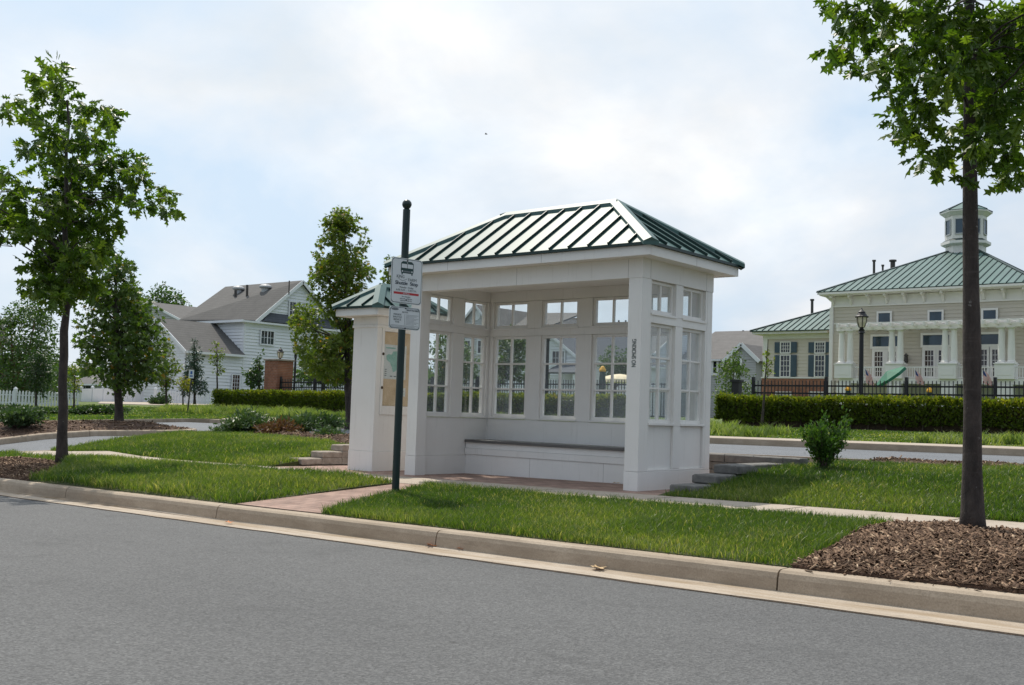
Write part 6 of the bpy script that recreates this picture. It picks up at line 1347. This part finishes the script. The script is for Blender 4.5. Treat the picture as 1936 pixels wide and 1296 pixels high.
for s_ in (-1, 1): m.bar((xm+s_*(hwid+.45), Y-1.54, ze_-.28), (xm, Y-1.54, zg_+.08), .05, .34, 'house_white')
m.build('rake_board', rf)
for u0, u1 in ((1350, 1356), (1371, 1382), (1398, 1412), (1430, 1436)): window(hD, (0, Y-1.2 if 1380 < u0 < 1425 else Y, 0), EX, -EY, H(u0, Y, 690)[0], H(u1, Y, 690)[0], H(u0, Y, 706)[2], H(u0, Y, 684)[2], 'pane', 'house_white', 1, 2, .22)
q = H(1405, Y+7, 631); m = MB(); m.tube([q-EZ, H(1405, Y+7, 625)], .1, 6, 'gunmetal'); m.build('vent_pipe', hD)
# bird
q = atd(919, 254, 60); bd = MB(); bd.lathe((0, 0, 0), [(.005, -.08), (.025, -.03), (.03, .015), (.018, .06), (.005, .085)], 8, 'bird'); bd.v = [(z, x*.9, y) for x, y, z in bd.v]
for s_ in (-1, 1): bd.add([(.03, s_*.015, .01), (-.04, s_*.015, .01), (-.05, s_*.15, .035), (.01, s_*.16, .04), (.03, s_*.015, .015), (-.04, s_*.015, .015)], [(0, 1, 2, 3), (4, 3, 2, 5)], 'bird')
bd.v = [tuple(q+Rv*a+Uv*c_+np.array(Fv)*b) for a, b, c_ in bd.v]; tag(bd.build('bird'), 'tiny dark bird gliding high above the shelter roof', 'bird')
CLOUD_LOC = (1.9, 3.1, 0.7)
# ================================================================ daylight
w = bpy.data.worlds.new('World'); S.world = w; w.use_nodes = True; nt = w.node_tree; nt.nodes.clear()
out = nt.nodes.new('ShaderNodeOutputWorld'); bg = nt.nodes.new('ShaderNodeBackground'); bg.inputs['Strength'].default_value = .1
SUN_AZ = np.array((-.89, .45)); SUN_AZ /= np.linalg.norm(SUN_AZ); EL = math.radians(57)
sky = nt.nodes.new('ShaderNodeTexSky'); sky.sky_type = 'NISHITA'; sky.sun_disc = False; sky.sun_elevation = EL
sky.sun_rotation = math.atan2(SUN_AZ[0], SUN_AZ[1]); sky.air_density = 1.; sky.dust_density = 2.2; sky.ozone_density = 1.
tc = nt.nodes.new('ShaderNodeTexCoord'); sp = nt.nodes.new('ShaderNodeSeparateXYZ'); nt.links.new(tc.outputs['Generated'], sp.inputs[0])
# clouds on a flat layer: direction / (height + k)
ad = nt.nodes.new('ShaderNodeMath'); ad.operation = 'ADD'; ad.inputs[1].default_value = .55; nt.links.new(sp.outputs['Z'], ad.inputs[0])
mx = nt.nodes.new('ShaderNodeMath'); mx.operation = 'MAXIMUM'; mx.inputs[1].default_value = .1; nt.links.new(ad.outputs[0], mx.inputs[0])
dv_ = nt.nodes.new('ShaderNodeVectorMath'); dv_.operation = 'DIVIDE'; cb_ = nt.nodes.new('ShaderNodeCombineXYZ')
for i in range(3): nt.links.new(mx.outputs[0], cb_.inputs[i])
nt.links.new(tc.outputs['Generated'], dv_.inputs[0]); nt.links.new(cb_.outputs[0], dv_.inputs[1])
mp = nt.nodes.new('ShaderNodeMapping'); mp.inputs['Scale'].default_value = (1.5, 1.5, 1.9); mp.inputs['Location'].default_value = CLOUD_LOC; nt.links.new(dv_.outputs[0], mp.inputs['Vector'])
n1 = noise(nt, mp.outputs['Vector'], 1.5, 9, .52, .3); n2 = noise(nt, mp.outputs['Vector'], 2.6, 8, .55, .2)
cover = ramp(nt, [(.40, (.08, .08, .08)), (.52, (.55, .55, .55)), (.64, (1, 1, 1))], n1)
shade = ramp(nt, [(.30, (7.1, 7.55, 8.0)), (.5, (8.4, 8.55, 8.75)), (.7, (9.9, 9.9, 9.85))], n2)
skyw = mixc(nt, sky.outputs['Color'], (1.35, 1.35, 1.35), 1., 'MULTIPLY')
skyw = mixc(nt, skyw, (5.7, 7.1, 8.6), .88)
c = mixc(nt, skyw, shade, cover)
dt = nt.nodes.new('ShaderNodeVectorMath'); dt.operation = 'DOT_PRODUCT'; nt.links.new(tc.outputs['Generated'], dt.inputs[0])
dt.inputs[1].default_value = (SUN_AZ[0]*math.cos(EL), SUN_AZ[1]*math.cos(EL), math.sin(EL))
mr = nt.nodes.new('ShaderNodeMapRange'); mr.inputs['From Min'].default_value = -1; nt.links.new(dt.outputs['Value'], mr.inputs['Value'])
glow = ramp(nt, [(.35, (.49, .53, .61)), (.62, (.74, .76, .80)), (.78, (.97, .975, .98)), (.95, (1.05, 1.05, 1.04))], mr.outputs[0])
c = mixc(nt, c, glow, 1., 'MULTIPLY')
nt.links.new(c, bg.inputs['Color']); nt.links.new(bg.outputs[0], out.inputs['Surface'])
sl = bpy.data.lights.new('sun', 'SUN'); sl.energy = 3.4; sl.angle = math.radians(.6); sl.color = (1., .93, .82)
so = bpy.data.objects.new('sun', sl); COL.objects.link(so)
dvec = Vector((SUN_AZ[0]*math.cos(EL), SUN_AZ[1]*math.cos(EL), math.sin(EL))); so.rotation_euler = dvec.to_track_quat('Z', 'Y').to_euler(); so.location = (0, 0, 60)
S.view_settings.view_transform = 'Standard'; S.view_settings.look = 'None'; S.view_settings.exposure = .15; S.view_settings.gamma = 1
S.cycles.max_bounces = 8; S.cycles.transparent_max_bounces = 16; S.cycles.sample_clamp_indirect = 6
S.cycles.use_denoising = True; S.cycles.use_adaptive_sampling = False
